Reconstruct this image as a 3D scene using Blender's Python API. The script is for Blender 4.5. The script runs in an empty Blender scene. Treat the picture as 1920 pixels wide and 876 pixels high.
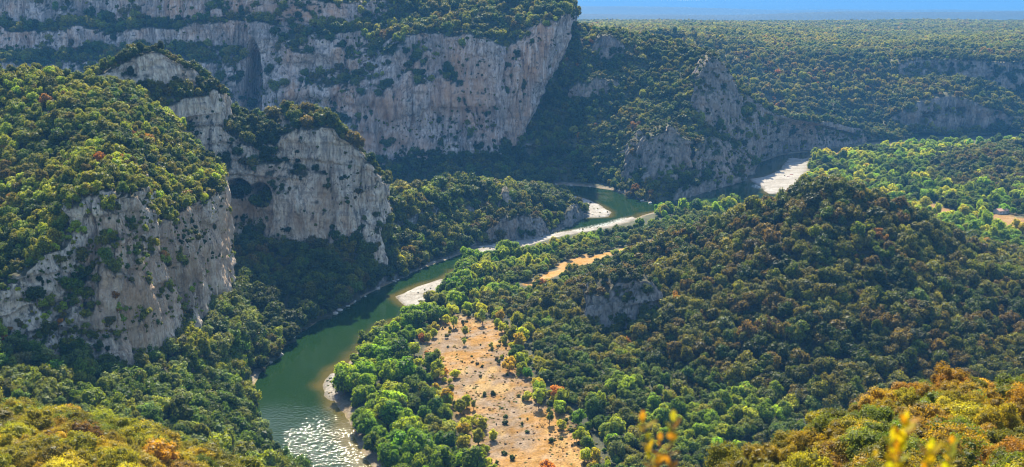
import bpy, math, random
import numpy as np
R = math.radians
random.seed(7)
rng = np.random.default_rng(11)
scene = bpy.context.scene
COL = scene.collection

# ------------------------------------------------------------------ camera, sky, sun, exposure
FPX, W0, H0, HZ = 2059.0, 1920.0, 876.0, 220.0        # focal length in photo pixels, eye height above the river
TH = math.atan(438.0 / FPX)                            # pitch: the horizon lies on the top edge
CT, ST = math.cos(TH), math.sin(TH)
cam = bpy.data.cameras.new('camera')
cam.sensor_width = 36.0
cam.lens = FPX / W0 * 36.0
cam.clip_start = 0.5
cam.clip_end = 120000.0
cam.dof.use_dof = True
cam.dof.focus_distance = 800.0
cam.dof.aperture_fstop = cam.lens / 1000.0 / 0.020
camo = bpy.data.objects.new('camera', cam)
camo.location = (0, 0, HZ)
camo.rotation_euler = (math.pi / 2 - TH, 0, 0)
COL.objects.link(camo)
scene.camera = camo

SUN_EL, SUN_AZ = R(41.0), R(-4.0)                      # azimuth from +Y, positive to the right
world = bpy.data.worlds.new('World')
scene.world = world
world.use_nodes = True
wn = world.node_tree
bg = wn.nodes['Background']
sky = wn.nodes.new('ShaderNodeTexSky')
sky.sky_type = 'NISHITA'
sky.sun_disc = False
sky.sun_elevation = SUN_EL
sky.sun_rotation = SUN_AZ
sky.altitude = 300
sky.air_density = 1.0
sky.dust_density = 0.8
bg.inputs['Strength'].default_value = 0.115
wn.links.new(sky.outputs[0], bg.inputs['Color'])

sl = bpy.data.lights.new('sun', 'SUN')
sl.energy = 5.0
sl.angle = R(0.53)
sl.color = (1.0, 0.905, 0.71)
so = bpy.data.objects.new('sun', sl)
so.rotation_euler = (math.pi / 2 - SUN_EL, 0, math.pi - SUN_AZ)
COL.objects.link(so)

vs = scene.view_settings
vs.view_transform = 'Standard'
vs.look = 'None'
vs.gamma = 1.0
vs.exposure = 1.75
scene.cycles.use_denoising = True
scene.cycles.filter_width = 1.1
scene.cycles.max_bounces = 5
scene.cycles.diffuse_bounces = 3
scene.cycles.glossy_bounces = 2
scene.cycles.transmission_bounces = 2
scene.cycles.volume_bounces = 0
scene.cycles.sample_clamp_indirect = 4.0
scene.cycles.caustics_reflective = False

# so points its -Z away from the sun: check the sign once, in code
from mathutils import Vector, Euler
_d = so.rotation_euler.to_matrix() @ Vector((0, 0, -1))
_want = Vector((-math.sin(SUN_AZ) * math.cos(SUN_EL), -math.cos(SUN_AZ) * math.cos(SUN_EL), -math.sin(SUN_EL)))
so.rotation_euler = _want.to_track_quat('-Z', 'Y').to_euler()

# ------------------------------------------------------------------ reading the place: photo pixel + depth (or height) -> metres
def ray(px, py):
    u = (px - 960.0) / FPX
    v = (438.0 - py) / FPX
    return u, CT + v * ST, -ST + v * CT
def at(px, py, Y):
    u, dy, dz = ray(px, py)
    t = Y / dy
    return (u * t, Y, HZ + dz * t)
def atz(px, py, z):
    u, dy, dz = ray(px, py)
    t = (z - HZ) / dz
    return (u * t, dy * t, z)
def pz(px, z, Y):
    return ((px - 960.0) / FPX * (Y * CT + (HZ - z) * ST), Y, z)
def project(P):
    x, y, z = P[:, 0], P[:, 1], P[:, 2] - HZ
    d = np.maximum(y * CT - z * ST, 0.1)
    return 960 + FPX * x / d, 438 - FPX * (y * ST + z * CT) / d, d

# ------------------------------------------------------------------ numpy noise
def _hash(i, j, k, s):
    h = (i * 374761393 + j * 668265263 + k * 2147483647 + s * 974711) & 0xFFFFFFFF
    h = ((h ^ (h >> 13)) * 1274126177) & 0xFFFFFFFF
    h = ((h ^ (h >> 16)) * 2246822519) & 0xFFFFFFFF
    return ((h ^ (h >> 15)) & 0xFFFFFF) / float(0xFFFFFF)
def vnoise(p, s=0):
    q = np.floor(p).astype(np.int64)
    f = p - q
    f = f * f * (3 - 2 * f)
    i, j, k = q[:, 0], q[:, 1], q[:, 2]
    r = 0
    for a in (0, 1):
        for b in (0, 1):
            for c in (0, 1):
                w = (f[:, 0] if a else 1 - f[:, 0]) * (f[:, 1] if b else 1 - f[:, 1]) * (f[:, 2] if c else 1 - f[:, 2])
                r = r + w * _hash(i + a, j + b, k + c, s)
    return r * 2 - 1
def fbm(p, sc, octv=4, s=0, gain=0.5):
    p = np.asarray(p, float) / np.asarray(sc, float)
    a, t, n = 1.0, 0.0, 0.0
    for o in range(octv):
        t = t + a * vnoise(p + 17.3 * o, s + o)
        n += a
        a *= gain
        p = p * 2.03
    return t / n
def sstep(a, b, x):
    t = np.clip((x - a) / (b - a), 0, 1)
    return t * t * (3 - 2 * t)
def inpoly(x, y, poly):
    poly = np.asarray(poly)
    r = np.zeros(len(x), bool)
    n = len(poly)
    for i in range(n):
        x1, y1 = poly[i][:2]
        x2, y2 = poly[(i + 1) % n][:2]
        c = ((y1 > y) != (y2 > y))
        if y1 != y2:
            r ^= c & (x < (x2 - x1) * (y - y1) / (y2 - y1) + x1)
    return r
def dpoly(x, y, poly, closed=True):
    poly = np.asarray(poly)
    n = len(poly)
    d = np.full(len(x), 1e9)
    for i in range(n if closed else n - 1):
        a = poly[i][:2]
        b = poly[(i + 1) % n][:2]
        ab = b - a
        t = np.clip(((x - a[0]) * ab[0] + (y - a[1]) * ab[1]) / max(ab @ ab, 1e-9), 0, 1)
        d = np.minimum(d, np.hypot(x - a[0] - t * ab[0], y - a[1] - t * ab[1]))
    return d

# ------------------------------------------------------------------ materials
def nt(name):
    m = bpy.data.materials.new(name)
    m.use_nodes = True
    return m, m.node_tree.nodes, m.node_tree.links, m.node_tree.nodes['Principled BSDF']
def add(N, t, **kw):
    n = N.new(t)
    for k, v in kw.items():
        if k in n.inputs.keys():
            n.inputs[k].default_value = v
        else:
            setattr(n, k, v)
    return n
def ramp(N, stops):
    r = N.new('ShaderNodeValToRGB')
    e = r.color_ramp.elements
    while len(e) < len(stops):
        e.new(0.5)
    for q, (p, c) in zip(e, stops):
        q.position = p
        q.color = (c, c, c, 1) if not isinstance(c, tuple) else (*c, 1)
    return r
def mixc(N, L, fac, a, b, mode='MIX'):
    m = N.new('ShaderNodeMix')
    m.data_type = 'RGBA'
    m.blend_type = mode
    for sock, v in ((m.inputs['Factor'], fac), (m.inputs['A'], a), (m.inputs['B'], b)):
        if hasattr(v, 'is_linked'):
            L.new(v, sock)
        elif isinstance(v, tuple):
            sock.default_value = (*v, 1)
        else:
            sock.default_value = v
    return m.outputs['Result']

def leaf_material(name, transl, rough=0.6, spec=0.14):
    m, N, L, P = nt(name)
    t = add(N, 'ShaderNodeAttribute', attribute_type='INSTANCER', attribute_name='tint')
    g = add(N, 'ShaderNodeAttribute', attribute_type='GEOMETRY', attribute_name='lv')
    c = mixc(N, L, 1.0, t.outputs['Color'], g.outputs['Color'], 'MULTIPLY')
    L.new(c, P.inputs['Base Color'])
    P.inputs['Roughness'].default_value = rough
    P.inputs['Specular IOR Level'].default_value = spec
    tr = N.new('ShaderNodeBsdfTranslucent')
    tc = mixc(N, L, 1.0, c, (1.5, 1.35, 0.5), 'MULTIPLY')
    L.new(tc, tr.inputs['Color'])
    mx = N.new('ShaderNodeMixShader')
    mx.inputs[0].default_value = transl
    L.new(P.outputs[0], mx.inputs[1])
    L.new(tr.outputs[0], mx.inputs[2])
    L.new(mx.outputs[0], N['Material Output'].inputs['Surface'])
    return m
M_OAK = leaf_material('oak_leaf', 0.36)
M_RIV = leaf_material('riverside_leaf', 0.52)
M_SCRUB = leaf_material('scrub_leaf', 0.42, 0.55, 0.18)

def plain(name, col, rough=0.8, var=0.25, scale=1.0, spec=0.2):
    m, N, L, P = nt(name)
    tc = N.new('ShaderNodeTexCoord')
    nz = add(N, 'ShaderNodeTexNoise', Scale=scale, Detail=5.0)
    L.new(tc.outputs['Object'], nz.inputs['Vector'])
    lo = tuple(c * (1 - var) for c in col)
    hi = tuple(min(1, c * (1 + var)) for c in col)
    L.new(mixc(N, L, nz.outputs['Fac'], lo, hi), P.inputs['Base Color'])
    P.inputs['Roughness'].default_value = rough
    P.inputs['Specular IOR Level'].default_value = spec
    return m
M_BARK = plain('bark', (0.11, 0.085, 0.06), 0.9, 0.4, 3.0)

def terrain_material(name, soil_a, soil_b, rock_a=(0.50, 0.47, 0.43), rock_b=(0.27, 0.26, 0.26), warm=(0.52, 0.33, 0.20), warm_amt=0.5, k=1.0, patch_amt=0.38):
    m, N, L, P = nt(name)
    geo = N.new('ShaderNodeNewGeometry')
    pos = geo.outputs['Position']
    def noise(scale, stretch, detail=6.0, rough=0.6):
        mp = N.new('ShaderNodeMapping')
        mp.inputs['Scale'].default_value = stretch
        L.new(pos, mp.inputs['Vector'])
        n = add(N, 'ShaderNodeTexNoise', Scale=scale, Detail=detail, Roughness=rough)
        L.new(mp.outputs[0], n.inputs['Vector'])
        return n.outputs['Fac']
    big = noise(0.022 * k, (1, 1, 0.8))
    streak = noise(0.16 * k, (1, 1, 0.10), 5.0, 0.65)
    fine = noise(0.45 * k, (1, 1, 0.6), 8.0, 0.7)
    wrm = noise(0.030 * k, (1, 1, 0.55), 5.0, 0.6)
    pock = noise(0.20 * k, (1, 1, 0.8), 4.0, 0.6)
    strat = noise(0.11 * k, (0.10, 0.10, 1.6), 4.0, 0.6)
    rf = ramp(N, [(0.36, 0.0), (0.54, 1.0)])
    L.new(fine, rf.inputs[0])
    c = mixc(N, L, rf.outputs[0], rock_b, rock_a)
    r0 = ramp(N, [(0.40, 0.0), (0.56, 1.0)])
    L.new(big, r0.inputs[0])
    c = mixc(N, L, r0.outputs[0], mixc(N, L, patch_amt, c, tuple(v * 0.8 for v in rock_b)), c)
    r1 = ramp(N, [(0.48, 0.0), (0.68, warm_amt)])
    L.new(wrm, r1.inputs[0])
    c = mixc(N, L, r1.outputs[0], c, warm)
    wat = add(N, 'ShaderNodeAttribute', attribute_type='GEOMETRY', attribute_name='stain')
    wr = ramp(N, [(0.34, 0.35), (0.50, 1.0)])
    L.new(streak, wr.inputs[0])
    r2 = ramp(N, [(0.32, 0.60), (0.47, 0.0)])
    L.new(streak, r2.inputs[0])
    c = mixc(N, L, r2.outputs[0], c, (0.085, 0.082, 0.08))
    r4 = ramp(N, [(0.34, 0.42), (0.45, 0.0)])
    L.new(strat, r4.inputs[0])
    c = mixc(N, L, r4.outputs[0], c, (0.17, 0.155, 0.14))
    r3 = ramp(N, [(0.33, 0.85), (0.39, 0.0)])
    L.new(pock, r3.inputs[0])
    c = mixc(N, L, r3.outputs[0], c, (0.06, 0.062, 0.05))
    def cracks(scale, stretch, wdt, amt, col):
        mp = N.new('ShaderNodeMapping')
        mp.inputs['Scale'].default_value = stretch
        wv = add(N, 'ShaderNodeTexNoise', Scale=0.09 * k, Detail=4.0, Roughness=0.6)
        L.new(pos, wv.inputs['Vector'])
        ws = N.new('ShaderNodeVectorMath')
        ws.operation = 'MULTIPLY_ADD'
        L.new(wv.outputs['Color'], ws.inputs[0])
        ws.inputs[1].default_value = (9, 9, 9)
        L.new(pos, ws.inputs[2])
        L.new(ws.outputs[0], mp.inputs['Vector'])
        vo = add(N, 'ShaderNodeTexVoronoi', feature='DISTANCE_TO_EDGE', Scale=scale)
        L.new(mp.outputs[0], vo.inputs['Vector'])
        rc = ramp(N, [(0.0, amt), (wdt, 0.0)])
        L.new(vo.outputs['Distance'], rc.inputs[0])
        return rc.outputs[0]
    st2 = noise(0.42 * k, (1, 1, 0.055), 4.0, 0.6)
    rs2 = ramp(N, [(0.36, 0.42), (0.46, 0.0)])
    L.new(st2, rs2.inputs[0])
    c = mixc(N, L, rs2.outputs[0], c, (0.10, 0.092, 0.082))
    lt = ramp(N, [(0.53, 0.0), (0.63, 0.6)])
    L.new(st2, lt.inputs[0])
    c = mixc(N, L, lt.outputs[0], c, tuple(min(0.8, v * 1.15) for v in rock_a))
    ck = cracks(0.10 * k, (1, 1, 0.13), 0.04, 0.50, None)
    c = mixc(N, L, ck, c, (0.05, 0.047, 0.045))
    ck2 = cracks(0.07 * k, (0.25, 0.25, 1.5), 0.03, 0.22, None)
    c = mixc(N, L, ck2, c, (0.075, 0.07, 0.065))
    c = mixc(N, L, mixc(N, L, 1.0, mixc(N, L, 1.0, wat.outputs['Fac'], wr.outputs[0], 'MULTIPLY'), (0.8, 0.8, 0.8), 'MULTIPLY'), c, mixc(N, L, fine, tuple(v * 0.7 for v in warm), warm))
    soil = mixc(N, L, fine, soil_a, soil_b)
    at_ = add(N, 'ShaderNodeAttribute', attribute_type='GEOMETRY', attribute_name='rock')
    col = mixc(N, L, at_.outputs['Fac'], soil, c)
    L.new(col, P.inputs['Base Color'])
    P.inputs['Roughness'].default_value = 0.92
    P.inputs['Specular IOR Level'].default_value = 0.15
    bm_ = add(N, 'ShaderNodeBump', Strength=1.0, Distance=2.6)
    L.new(fine, bm_.inputs['Height'])
    b2 = add(N, 'ShaderNodeBump', Strength=1.0, Distance=4.5)
    L.new(streak, b2.inputs['Height'])
    L.new(bm_.outputs[0], b2.inputs['Normal'])
    L.new(b2.outputs[0], P.inputs['Normal'])
    return m
SOIL = ((0.035, 0.04, 0.018), (0.10, 0.085, 0.045))
M_NEAR = terrain_material('limestone_near', *SOIL, rock_a=(0.74, 0.60, 0.455), rock_b=(0.38, 0.30, 0.225), warm=(0.50, 0.31, 0.17), warm_amt=0.85)
M_CIRQUE = terrain_material('limestone_cirque', (0.03, 0.04, 0.022), (0.075, 0.075, 0.045), rock_a=(0.60, 0.49, 0.43), rock_b=(0.25, 0.21, 0.19), warm=(0.58, 0.32, 0.18), warm_amt=0.9, k=0.75, patch_amt=0.7)
M_HILL = terrain_material('wooded_hill_soil', *SOIL, rock_a=(0.33, 0.30, 0.26), rock_b=(0.14, 0.13, 0.12))
M_FAR = terrain_material('far_limestone', (0.05, 0.06, 0.025), (0.13, 0.11, 0.055), rock_a=(0.31, 0.25, 0.20), rock_b=(0.13, 0.108, 0.09), warm=(0.34, 0.20, 0.12), k=0.6)
M_SCRUBSOIL = terrain_material('scrub_soil', (0.06, 0.055, 0.025), (0.16, 0.12, 0.06))

# ------------------------------------------------------------------ mesh helpers
def mesh_obj(name, V, F, mat, parent=None, smooth=False, link=True):
    me = bpy.data.meshes.new(name)
    V = np.asarray(V, np.float32)
    if isinstance(F, np.ndarray):
        n, k = F.shape
        me.vertices.add(len(V))
        me.vertices.foreach_set('co', V.ravel())
        me.loops.add(n * k)
        me.loops.foreach_set('vertex_index', F.ravel().astype(np.int32))
        me.polygons.add(n)
        me.polygons.foreach_set('loop_start', np.arange(0, n * k, k, dtype=np.int32))
        me.update(calc_edges=True)
        me.validate()
    else:
        me.from_pydata([tuple(v) for v in V], [], F)
        me.update()
    for q in (mat if isinstance(mat, (list, tuple)) else [mat]):
        me.materials.append(q)
    if smooth:
        me.polygons.foreach_set('use_smooth', np.ones(len(me.polygons), bool))
    o = bpy.data.objects.new(name, me)
    if link:
        COL.objects.link(o)
    if parent:
        o.parent = parent
    return o
def fattr(o, name, vals):
    a = o.data.attributes.new(name, 'FLOAT', 'POINT')
    a.data.foreach_set('value', np.asarray(vals, np.float32))
def cattr(o, name, cols):
    a = o.data.attributes.new(name, 'FLOAT_COLOR', 'POINT')
    c = np.ones((len(cols), 4), np.float32)
    c[:, :3] = cols
    a.data.foreach_set('color', c.ravel())
def tag(o, label=None, cat=None, group=None, kind=None):
    if label: o['label'] = label
    if cat: o['category'] = cat
    if group: o['group'] = group
    if kind: o['kind'] = kind
    return o
def empty(name, loc=(0, 0, 0)):
    e = bpy.data.objects.new(name, None)
    e.empty_display_size = 0.5
    e.location = loc
    COL.objects.link(e)
    return e

def catmull(P, axis, counts, linear):
    P = np.moveaxis(P, axis, 0)
    n = len(P)
    out = []
    for i in range(n - 1):
        p1, p2 = P[i], P[i + 1]
        p0 = P[i - 1] if i else 2 * p1 - p2
        p3 = P[i + 2] if i + 2 < n else 2 * p2 - p1
        for t in np.arange(counts[i]) / counts[i]:
            if linear:
                out.append(p1 + (p2 - p1) * t)
            else:
                out.append(0.5 * (2 * p1 + (p2 - p0) * t + (2 * p0 - 5 * p1 + 4 * p2 - p3) * t * t + (3 * p1 - p0 - 3 * p2 + p3) * t ** 3))
    out.append(P[-1])
    return np.moveaxis(np.array(out), 0, axis)

SURF = {}
def grid_normals(G):
    a = np.gradient(G, axis=0)
    b = np.gradient(G, axis=1)
    n = np.cross(b, a)
    n /= np.maximum(np.linalg.norm(n, axis=2, keepdims=True), 1e-9)
    if n[..., 2].sum() < 0:
        n = -n
    return n
def loft(name, rows, ru, rv, mat, lin=True, wob=None, rock_amp=1.0, soil_amp=2.0, soil_sc=40.0, seed=0, dents=(), stains=(), rockbias=0.0, strata=1.0, fade=None):
    P = np.array(rows, float)
    lu = np.linalg.norm(np.diff(P, axis=1), axis=2).max(0)
    lv = np.linalg.norm(np.diff(P, axis=0), axis=2).max(1)
    cu = np.clip(np.ceil(lu / ru), 2, 200).astype(int)
    cv = np.clip(np.ceil(lv / rv), 2, 160).astype(int)
    G = catmull(P, 1, cu, False)
    for k, (az, ay, sc_w) in (wob or {}).items():         # ragged rims and foot lines
        g = G[k]
        G[k, :, 2] += az * 2.0 * fbm(g, (sc_w, sc_w, 1e6), 4, seed + 5, 0.6)
        G[k, :, 1] += ay * 2.0 * fbm(g, (sc_w, sc_w, 1e6), 4, seed + 6, 0.6)
    G = catmull(G, 0, cv, lin)
    nv, nu = G.shape[:2]
    n = grid_normals(G)
    p = G.reshape(-1, 3)
    nn = n.reshape(-1, 3).copy()
    rk = sstep(0.80, 0.45, nn[:, 2])
    h = nn.copy()
    h[:, 2] *= 0.25
    big = fbm(p, (46, 46, 70), 3, seed)
    gro = fbm(p, (13, 13, 55), 4, seed + 11)
    rid = 1 - 2 * np.abs(fbm(p, (20, 20, 60), 3, seed + 23))
    stra = fbm(p * np.array([0.06, 0.06, 1.0]), (1.6, 1.6, 7.5), 3, seed + 31)
    fine = fbm(p, (4.0, 4.0, 6.0), 3, seed + 41)
    w = p[:, 2] / 15.0 + 1.6 * fbm(p, (70, 70, 200), 3, seed + 71)
    saw = (w - np.floor(w)) * sstep(-0.25, 0.25, fbm(p, (45, 45, 25), 2, seed + 73))
    crack = np.clip(1 - np.abs(fbm(p, (26, 26, 160), 3, seed + 75)) / 0.07, 0, 1)
    crack2 = np.clip(1 - np.abs(fbm(p, (9, 9, 60), 2, seed + 77)) / 0.08, 0, 1)
    d = rk * rock_amp * (5.5 * big + 6.0 * gro + 5.0 * rid + 2.4 * strata * stra + 1.7 * fine - 3.4 * strata * saw - 4.5 * crack - 1.6 * crack2 + 2.2 * fbm(p, (5.5, 5.5, 45), 2, seed + 79))
    q = p + h * d[:, None]
    sa = soil_amp * (1 - 0.75 * sstep(*fade, p[:, 1])) if fade else soil_amp
    q[:, 2] += (1 - rk) * sa * (fbm(p, (soil_sc,) * 3, 4, seed + 51) * 1.6)
    for (dx, dy, dz, rx, rz, dep) in dents:
        w = np.exp(-(((q[:, 0] - dx) ** 2 + ((q[:, 1] - dy) * 0.25) ** 2) / rx ** 2 + (q[:, 2] - dz) ** 2 / rz ** 2) ** (4 if dep > 20 else 2))
        q[:, 1] += dep * w
    G = q.reshape(nv, nu, 3)
    n = grid_normals(G).reshape(-1, 3)
    idx = np.arange(nv * nu).reshape(nv, nu)
    F = np.stack([idx[:-1, :-1], idx[:-1, 1:], idx[1:, 1:], idx[1:, :-1]], -1).reshape(-1, 4)
    o = mesh_obj(name, q, F, mat, smooth=True)
    o['kind'] = 'structure'
    jit = fbm(q, (9, 9, 9), 3, seed + 61) * 0.16
    rock = sstep(0.70, 0.52, n[:, 2] + jit - rockbias)
    fattr(o, 'rock', rock)
    st = np.zeros(len(q))
    for (dx, dy, dz, rx, rz, a_s) in stains:
        st = np.maximum(st, a_s * np.exp(-((q[:, 0] - dx) ** 2 / rx ** 2 + (q[:, 2] - dz) ** 2 / rz ** 2) + 0.9 * jit / 0.16 * 0.5 + 0.25))
    fattr(o, 'stain', np.clip(st, 0, 1))
    tri = np.concatenate([F[:, [0, 1, 2]], F[:, [0, 2, 3]]])
    SURF[name] = (q, tri, n, rock)
    return o

# ------------------------------------------------------------------ river plan (metres) read at water level
RIVER_PX = [(640,960),(540,876),(500,830),(482,775),(478,725),(488,700),(505,682),(530,655),(550,628),(600,602),(650,577),(700,547),(745,524),(800,500),(850,482),(890,467),(950,455),(1000,447),(1050,432),(1090,412),(1105,402),(1085,385),(1060,368),(1032,353),
 (1032,346),(1100,350),(1150,357),(1210,379),(1300,368),(1390,340),(1425,305),(1460,292),(1540,281),(1640,269),(1740,264),(1800,264),
 (1800,270),(1740,271),(1640,276),(1560,288),(1512,296),(1514,320),(1505,345),(1475,366),(1420,380),(1330,395),(1222,398),(1187,412),(1130,428),(1050,442),(1000,455),(950,465),(905,480),(862,507),(838,525),(833,537),(800,566),(760,600),(700,632),(645,690),(620,720),(626,748),(650,790),(668,830),(700,876),(750,960)]
RIVER = np.array([atz(a, b, 0)[:2] for a, b in RIVER_PX])
BARS_PX = [
 [(878,472),(905,462),(960,451),(1020,441),(1040,445),(1000,462),(960,474),(915,484)],
 [(1070,366),(1095,372),(1120,382),(1147,399),(1140,407),(1100,409),(1085,398)],
 [(1512,290),(1482,291),(1462,318),(1430,332),(1404,336),(1425,350),(1442,364),(1482,364),(1508,345),(1515,310)],
 [(880,470),(950,457),(1050,436),(1130,424),(1186,406),(1192,413),(1130,430),(1060,444),(1000,455),(955,464),(900,474)],
 [(742,556),(780,538),(832,522),(834,545),(800,570),(770,580),(756,570)],
 [(606,722),(618,700),(640,696),(634,745),(622,752),(610,742)],
]
BARS = [np.array([atz(a, b, 0)[:2] for a, b in q]) for q in BARS_PX]
MEADOW = np.array([atz(a, b, 3)[:2] for a, b in [(838,582),(900,604),(940,604),(955,650),(985,720),(1010,760),(1062,790),(1100,845),(1112,905),(905,905),(884,810),(845,760),(820,700),(795,670),(812,620)]])
TRACK = np.array([atz(a, b, 5)[:2] for a, b in [(1000,530),(1060,503),(1110,486),(1170,468),(1230,452),(1300,430)]])
SANDS = [np.array([atz(a, b, 3)[:2] for a, b in q]) for q in (
 [(1555,288),(1600,278),(1610,288),(1570,294)], [(1690,268),(1740,266),(1735,273),(1690,274)], [(1040,500),(1100,480),(1110,498),(1060,512)], [(1815,270),(1850,270),(1845,278),(1815,278)])]

def axis(spec):
    out = [spec[0][0]]
    for a, b, s in spec:
        k = max(1, int(round((b - a) / s)))
        out += list(a + (b - a) * (np.arange(k) + 1) / k)
    return np.array(out)
gx = axis([(-44000,-4000,10000),(-4000,-600,400),(-600,-200,20),(-200,330,2.6),(330,900,9),(900,4000,300),(4000,44000,10000)])
gy = axis([(-2000,0,400),(0,420,30),(420,1000,2.6),(1000,1400,3.6),(1400,1900,8),(1900,6000,300),(6000,33000,3000)])
GX, GY = np.meshgrid(gx, gy)
x, y = GX.ravel(), GY.ravel()
near = (np.abs(x) < 1200) & (y > 380) & (y < 2000)
dr = np.full(len(x), 400.0)
dr[near] = dpoly(x[near], y[near], RIVER)
inside = np.zeros(len(x), bool)
inside[near] = inpoly(x[near], y[near], RIVER)
p3 = np.stack([x, y, np.zeros_like(x)], 1)
wob = fbm(p3, (14, 14, 14), 3, 5)
sd = np.where(inside, -dr, dr) + wob * 2.2
gz = np.where(sd < 0, np.maximum(sd * 0.18, -2.5), np.minimum(sd * 0.16, 1.8) + np.clip(sd, 0, 150) * 0.030)
gz = gz + (sd > 0) * np.clip(sd / 20, 0, 1) * fbm(p3, (30, 30, 30), 4, 9) * 0.9 + (sd > 1) * fbm(p3, (5, 5, 5), 3, 10) * 0.3
barm, bars_ = np.zeros(len(x)), np.full(len(x), -9.0)
for b in BARS:
    m_ = near & (np.hypot(x - b[:, 0].mean(), y - b[:, 1].mean()) < 160)
    d = dpoly(x[m_], y[m_], b)
    s_ = np.where(inpoly(x[m_], y[m_], b), d, -d) + wob[m_] * 1.5
    barm[m_] = np.maximum(barm[m_], sstep(-2.0, 1.0, s_))
    bars_[m_] = np.maximum(bars_[m_], s_)
    gz[m_] = np.where(s_ > -3, np.maximum(gz[m_], np.minimum(s_ * 0.25, 0.8) + 0.2 * wob[m_]), gz[m_])
far = sstep(1900, 5500, y)
gz = gz * (1 - far) + far * (46 + 5 * fbm(p3, (2600, 2600, 2600), 3, 77))
gz = np.where(y < 400, -1, gz)
NG = len(gx)
idx = np.arange(len(x)).reshape(len(gy), NG)
GF = np.stack([idx[:-1, :-1], idx[:-1, 1:], idx[1:, 1:], idx[1:, :-1]], -1).reshape(-1, 4)
GV = np.stack([x, y, gz], 1)
# what covers the ground
n1, n2, n3 = fbm(p3, (9, 9, 9), 4, 3), fbm(p3, (3.2, 3.2, 3.2), 3, 4), fbm(p3, (40, 40, 40), 3, 6)
gc = np.array([0.050, 0.052, 0.024]) + np.clip(n1, -1, 1)[:, None] * np.array([0.03, 0.025, 0.010]) + 0.01
def blend(c, m, col):
    return c * (1 - m[:, None]) + np.asarray(col) * m[:, None]
mead = np.zeros(len(x))
d = dpoly(x[near], y[near], MEADOW)
s_ = np.where(inpoly(x[near], y[near], MEADOW), d, -d) + n1[near] * 5
mead[near] = sstep(-5, 3, s_)
dry = np.array([0.325, 0.178, 0.055]) + n2[:, None] * 0.06 + n1[:, None] * np.array([0.07, 0.06, 0.05])
peb = np.array([0.165, 0.118, 0.075]) + n2[:, None] * 0.07
gc = blend(gc, mead, dry * (0.85 + 0.25 * n2[:, None]))
gc = blend(gc, mead * sstep(-0.05, 0.45, n3 + 0.5 * n1 + 0.3 * n2) * 0.85, peb)
gc = blend(gc, mead * sstep(0.15, 0.5, fbm(p3, (6, 16, 6), 3, 12)) * 0.6, np.array([0.36, 0.23, 0.075]))
trk = np.zeros(len(x))
trk[near] = sstep(8.0, 4.0, dpoly(x[near], y[near], TRACK, False) + n1[near] * 5)
gc = blend(gc, trk, dry * 1.1)
for b in SANDS:
    m_ = np.zeros(len(x))
    d = dpoly(x[near], y[near], b)
    m_[near] = sstep(-3, 2, np.where(inpoly(x[near], y[near], b), d, -d))
    gc = blend(gc, m_, dry)
for a, b, rr_ in ((1876,410,26), (1692,402,14), (1738,390,18), (1830,284,16), (1770,348,10), (1640,324,12), (1560,304,12)):
    q_ = atz(a, b, 4)
    gc = blend(gc, sstep(1.1, 0.7, np.hypot((x - q_[0]) / rr_, (y - q_[1] + 25) / 45) + n1 * 0.4) * 0.9, dry * 0.8)
bank = (near & (sd > -3)) * sstep(9, 3, sd + n1 * 7)
gc = blend(gc, bank, np.array([0.19, 0.15, 0.105]) + n2[:, None] * 0.09)
gc = blend(gc, barm, (np.array([0.27, 0.245, 0.21]) + n2[:, None] * 0.10 + n1[:, None] * 0.08) * (0.5 + 0.5 * sstep(-0.5, 3.5, bars_ + n1 * 2))[:, None])
gc = blend(gc, (sd < 0) * (1 - barm), np.array([0.20, 0.15, 0.06]))
fl = np.clip(fbm(p3, (900, 260, 900), 4, 88) * 1.6, -1, 1)
gc = blend(gc, far, np.array([0.030, 0.042, 0.020]) + fl[:, None] * np.array([0.022, 0.026, 0.010]))
m, N, L, P = nt('valley_ground')
a_ = add(N, 'ShaderNodeAttribute', attribute_type='GEOMETRY', attribute_name='gcol')
geo = N.new('ShaderNodeNewGeometry')
nz = add(N, 'ShaderNodeTexNoise', Scale=0.9, Detail=6.0, Roughness=0.7)
L.new(geo.outputs['Position'], nz.inputs['Vector'])
rr = ramp(N, [(0.30, 0.42), (0.70, 1.42)])
L.new(nz.outputs['Fac'], rr.inputs[0])
L.new(mixc(N, L, 1.0, a_.outputs['Color'], rr.outputs[0], 'MULTIPLY'), P.inputs['Base Color'])
P.inputs['Roughness'].default_value = 0.95
P.inputs['Specular IOR Level'].default_value = 0.1
b_ = add(N, 'ShaderNodeBump', Strength=0.8, Distance=0.6)
L.new(nz.outputs['Fac'], b_.inputs['Height'])
L.new(b_.outputs[0], P.inputs['Normal'])
go = mesh_obj('ground', GV, GF, m, smooth=True)
cattr(go, 'gcol', np.clip(gc, 0.01, 0.9))
tag(go, kind='structure')
def ground_z(px_, py_):
    i = np.clip(np.searchsorted(gx, px_) - 1, 0, NG - 2)
    j = np.clip(np.searchsorted(gy, py_) - 1, 0, len(gy) - 2)
    return gz.reshape(len(gy), NG)[j, i]

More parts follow.
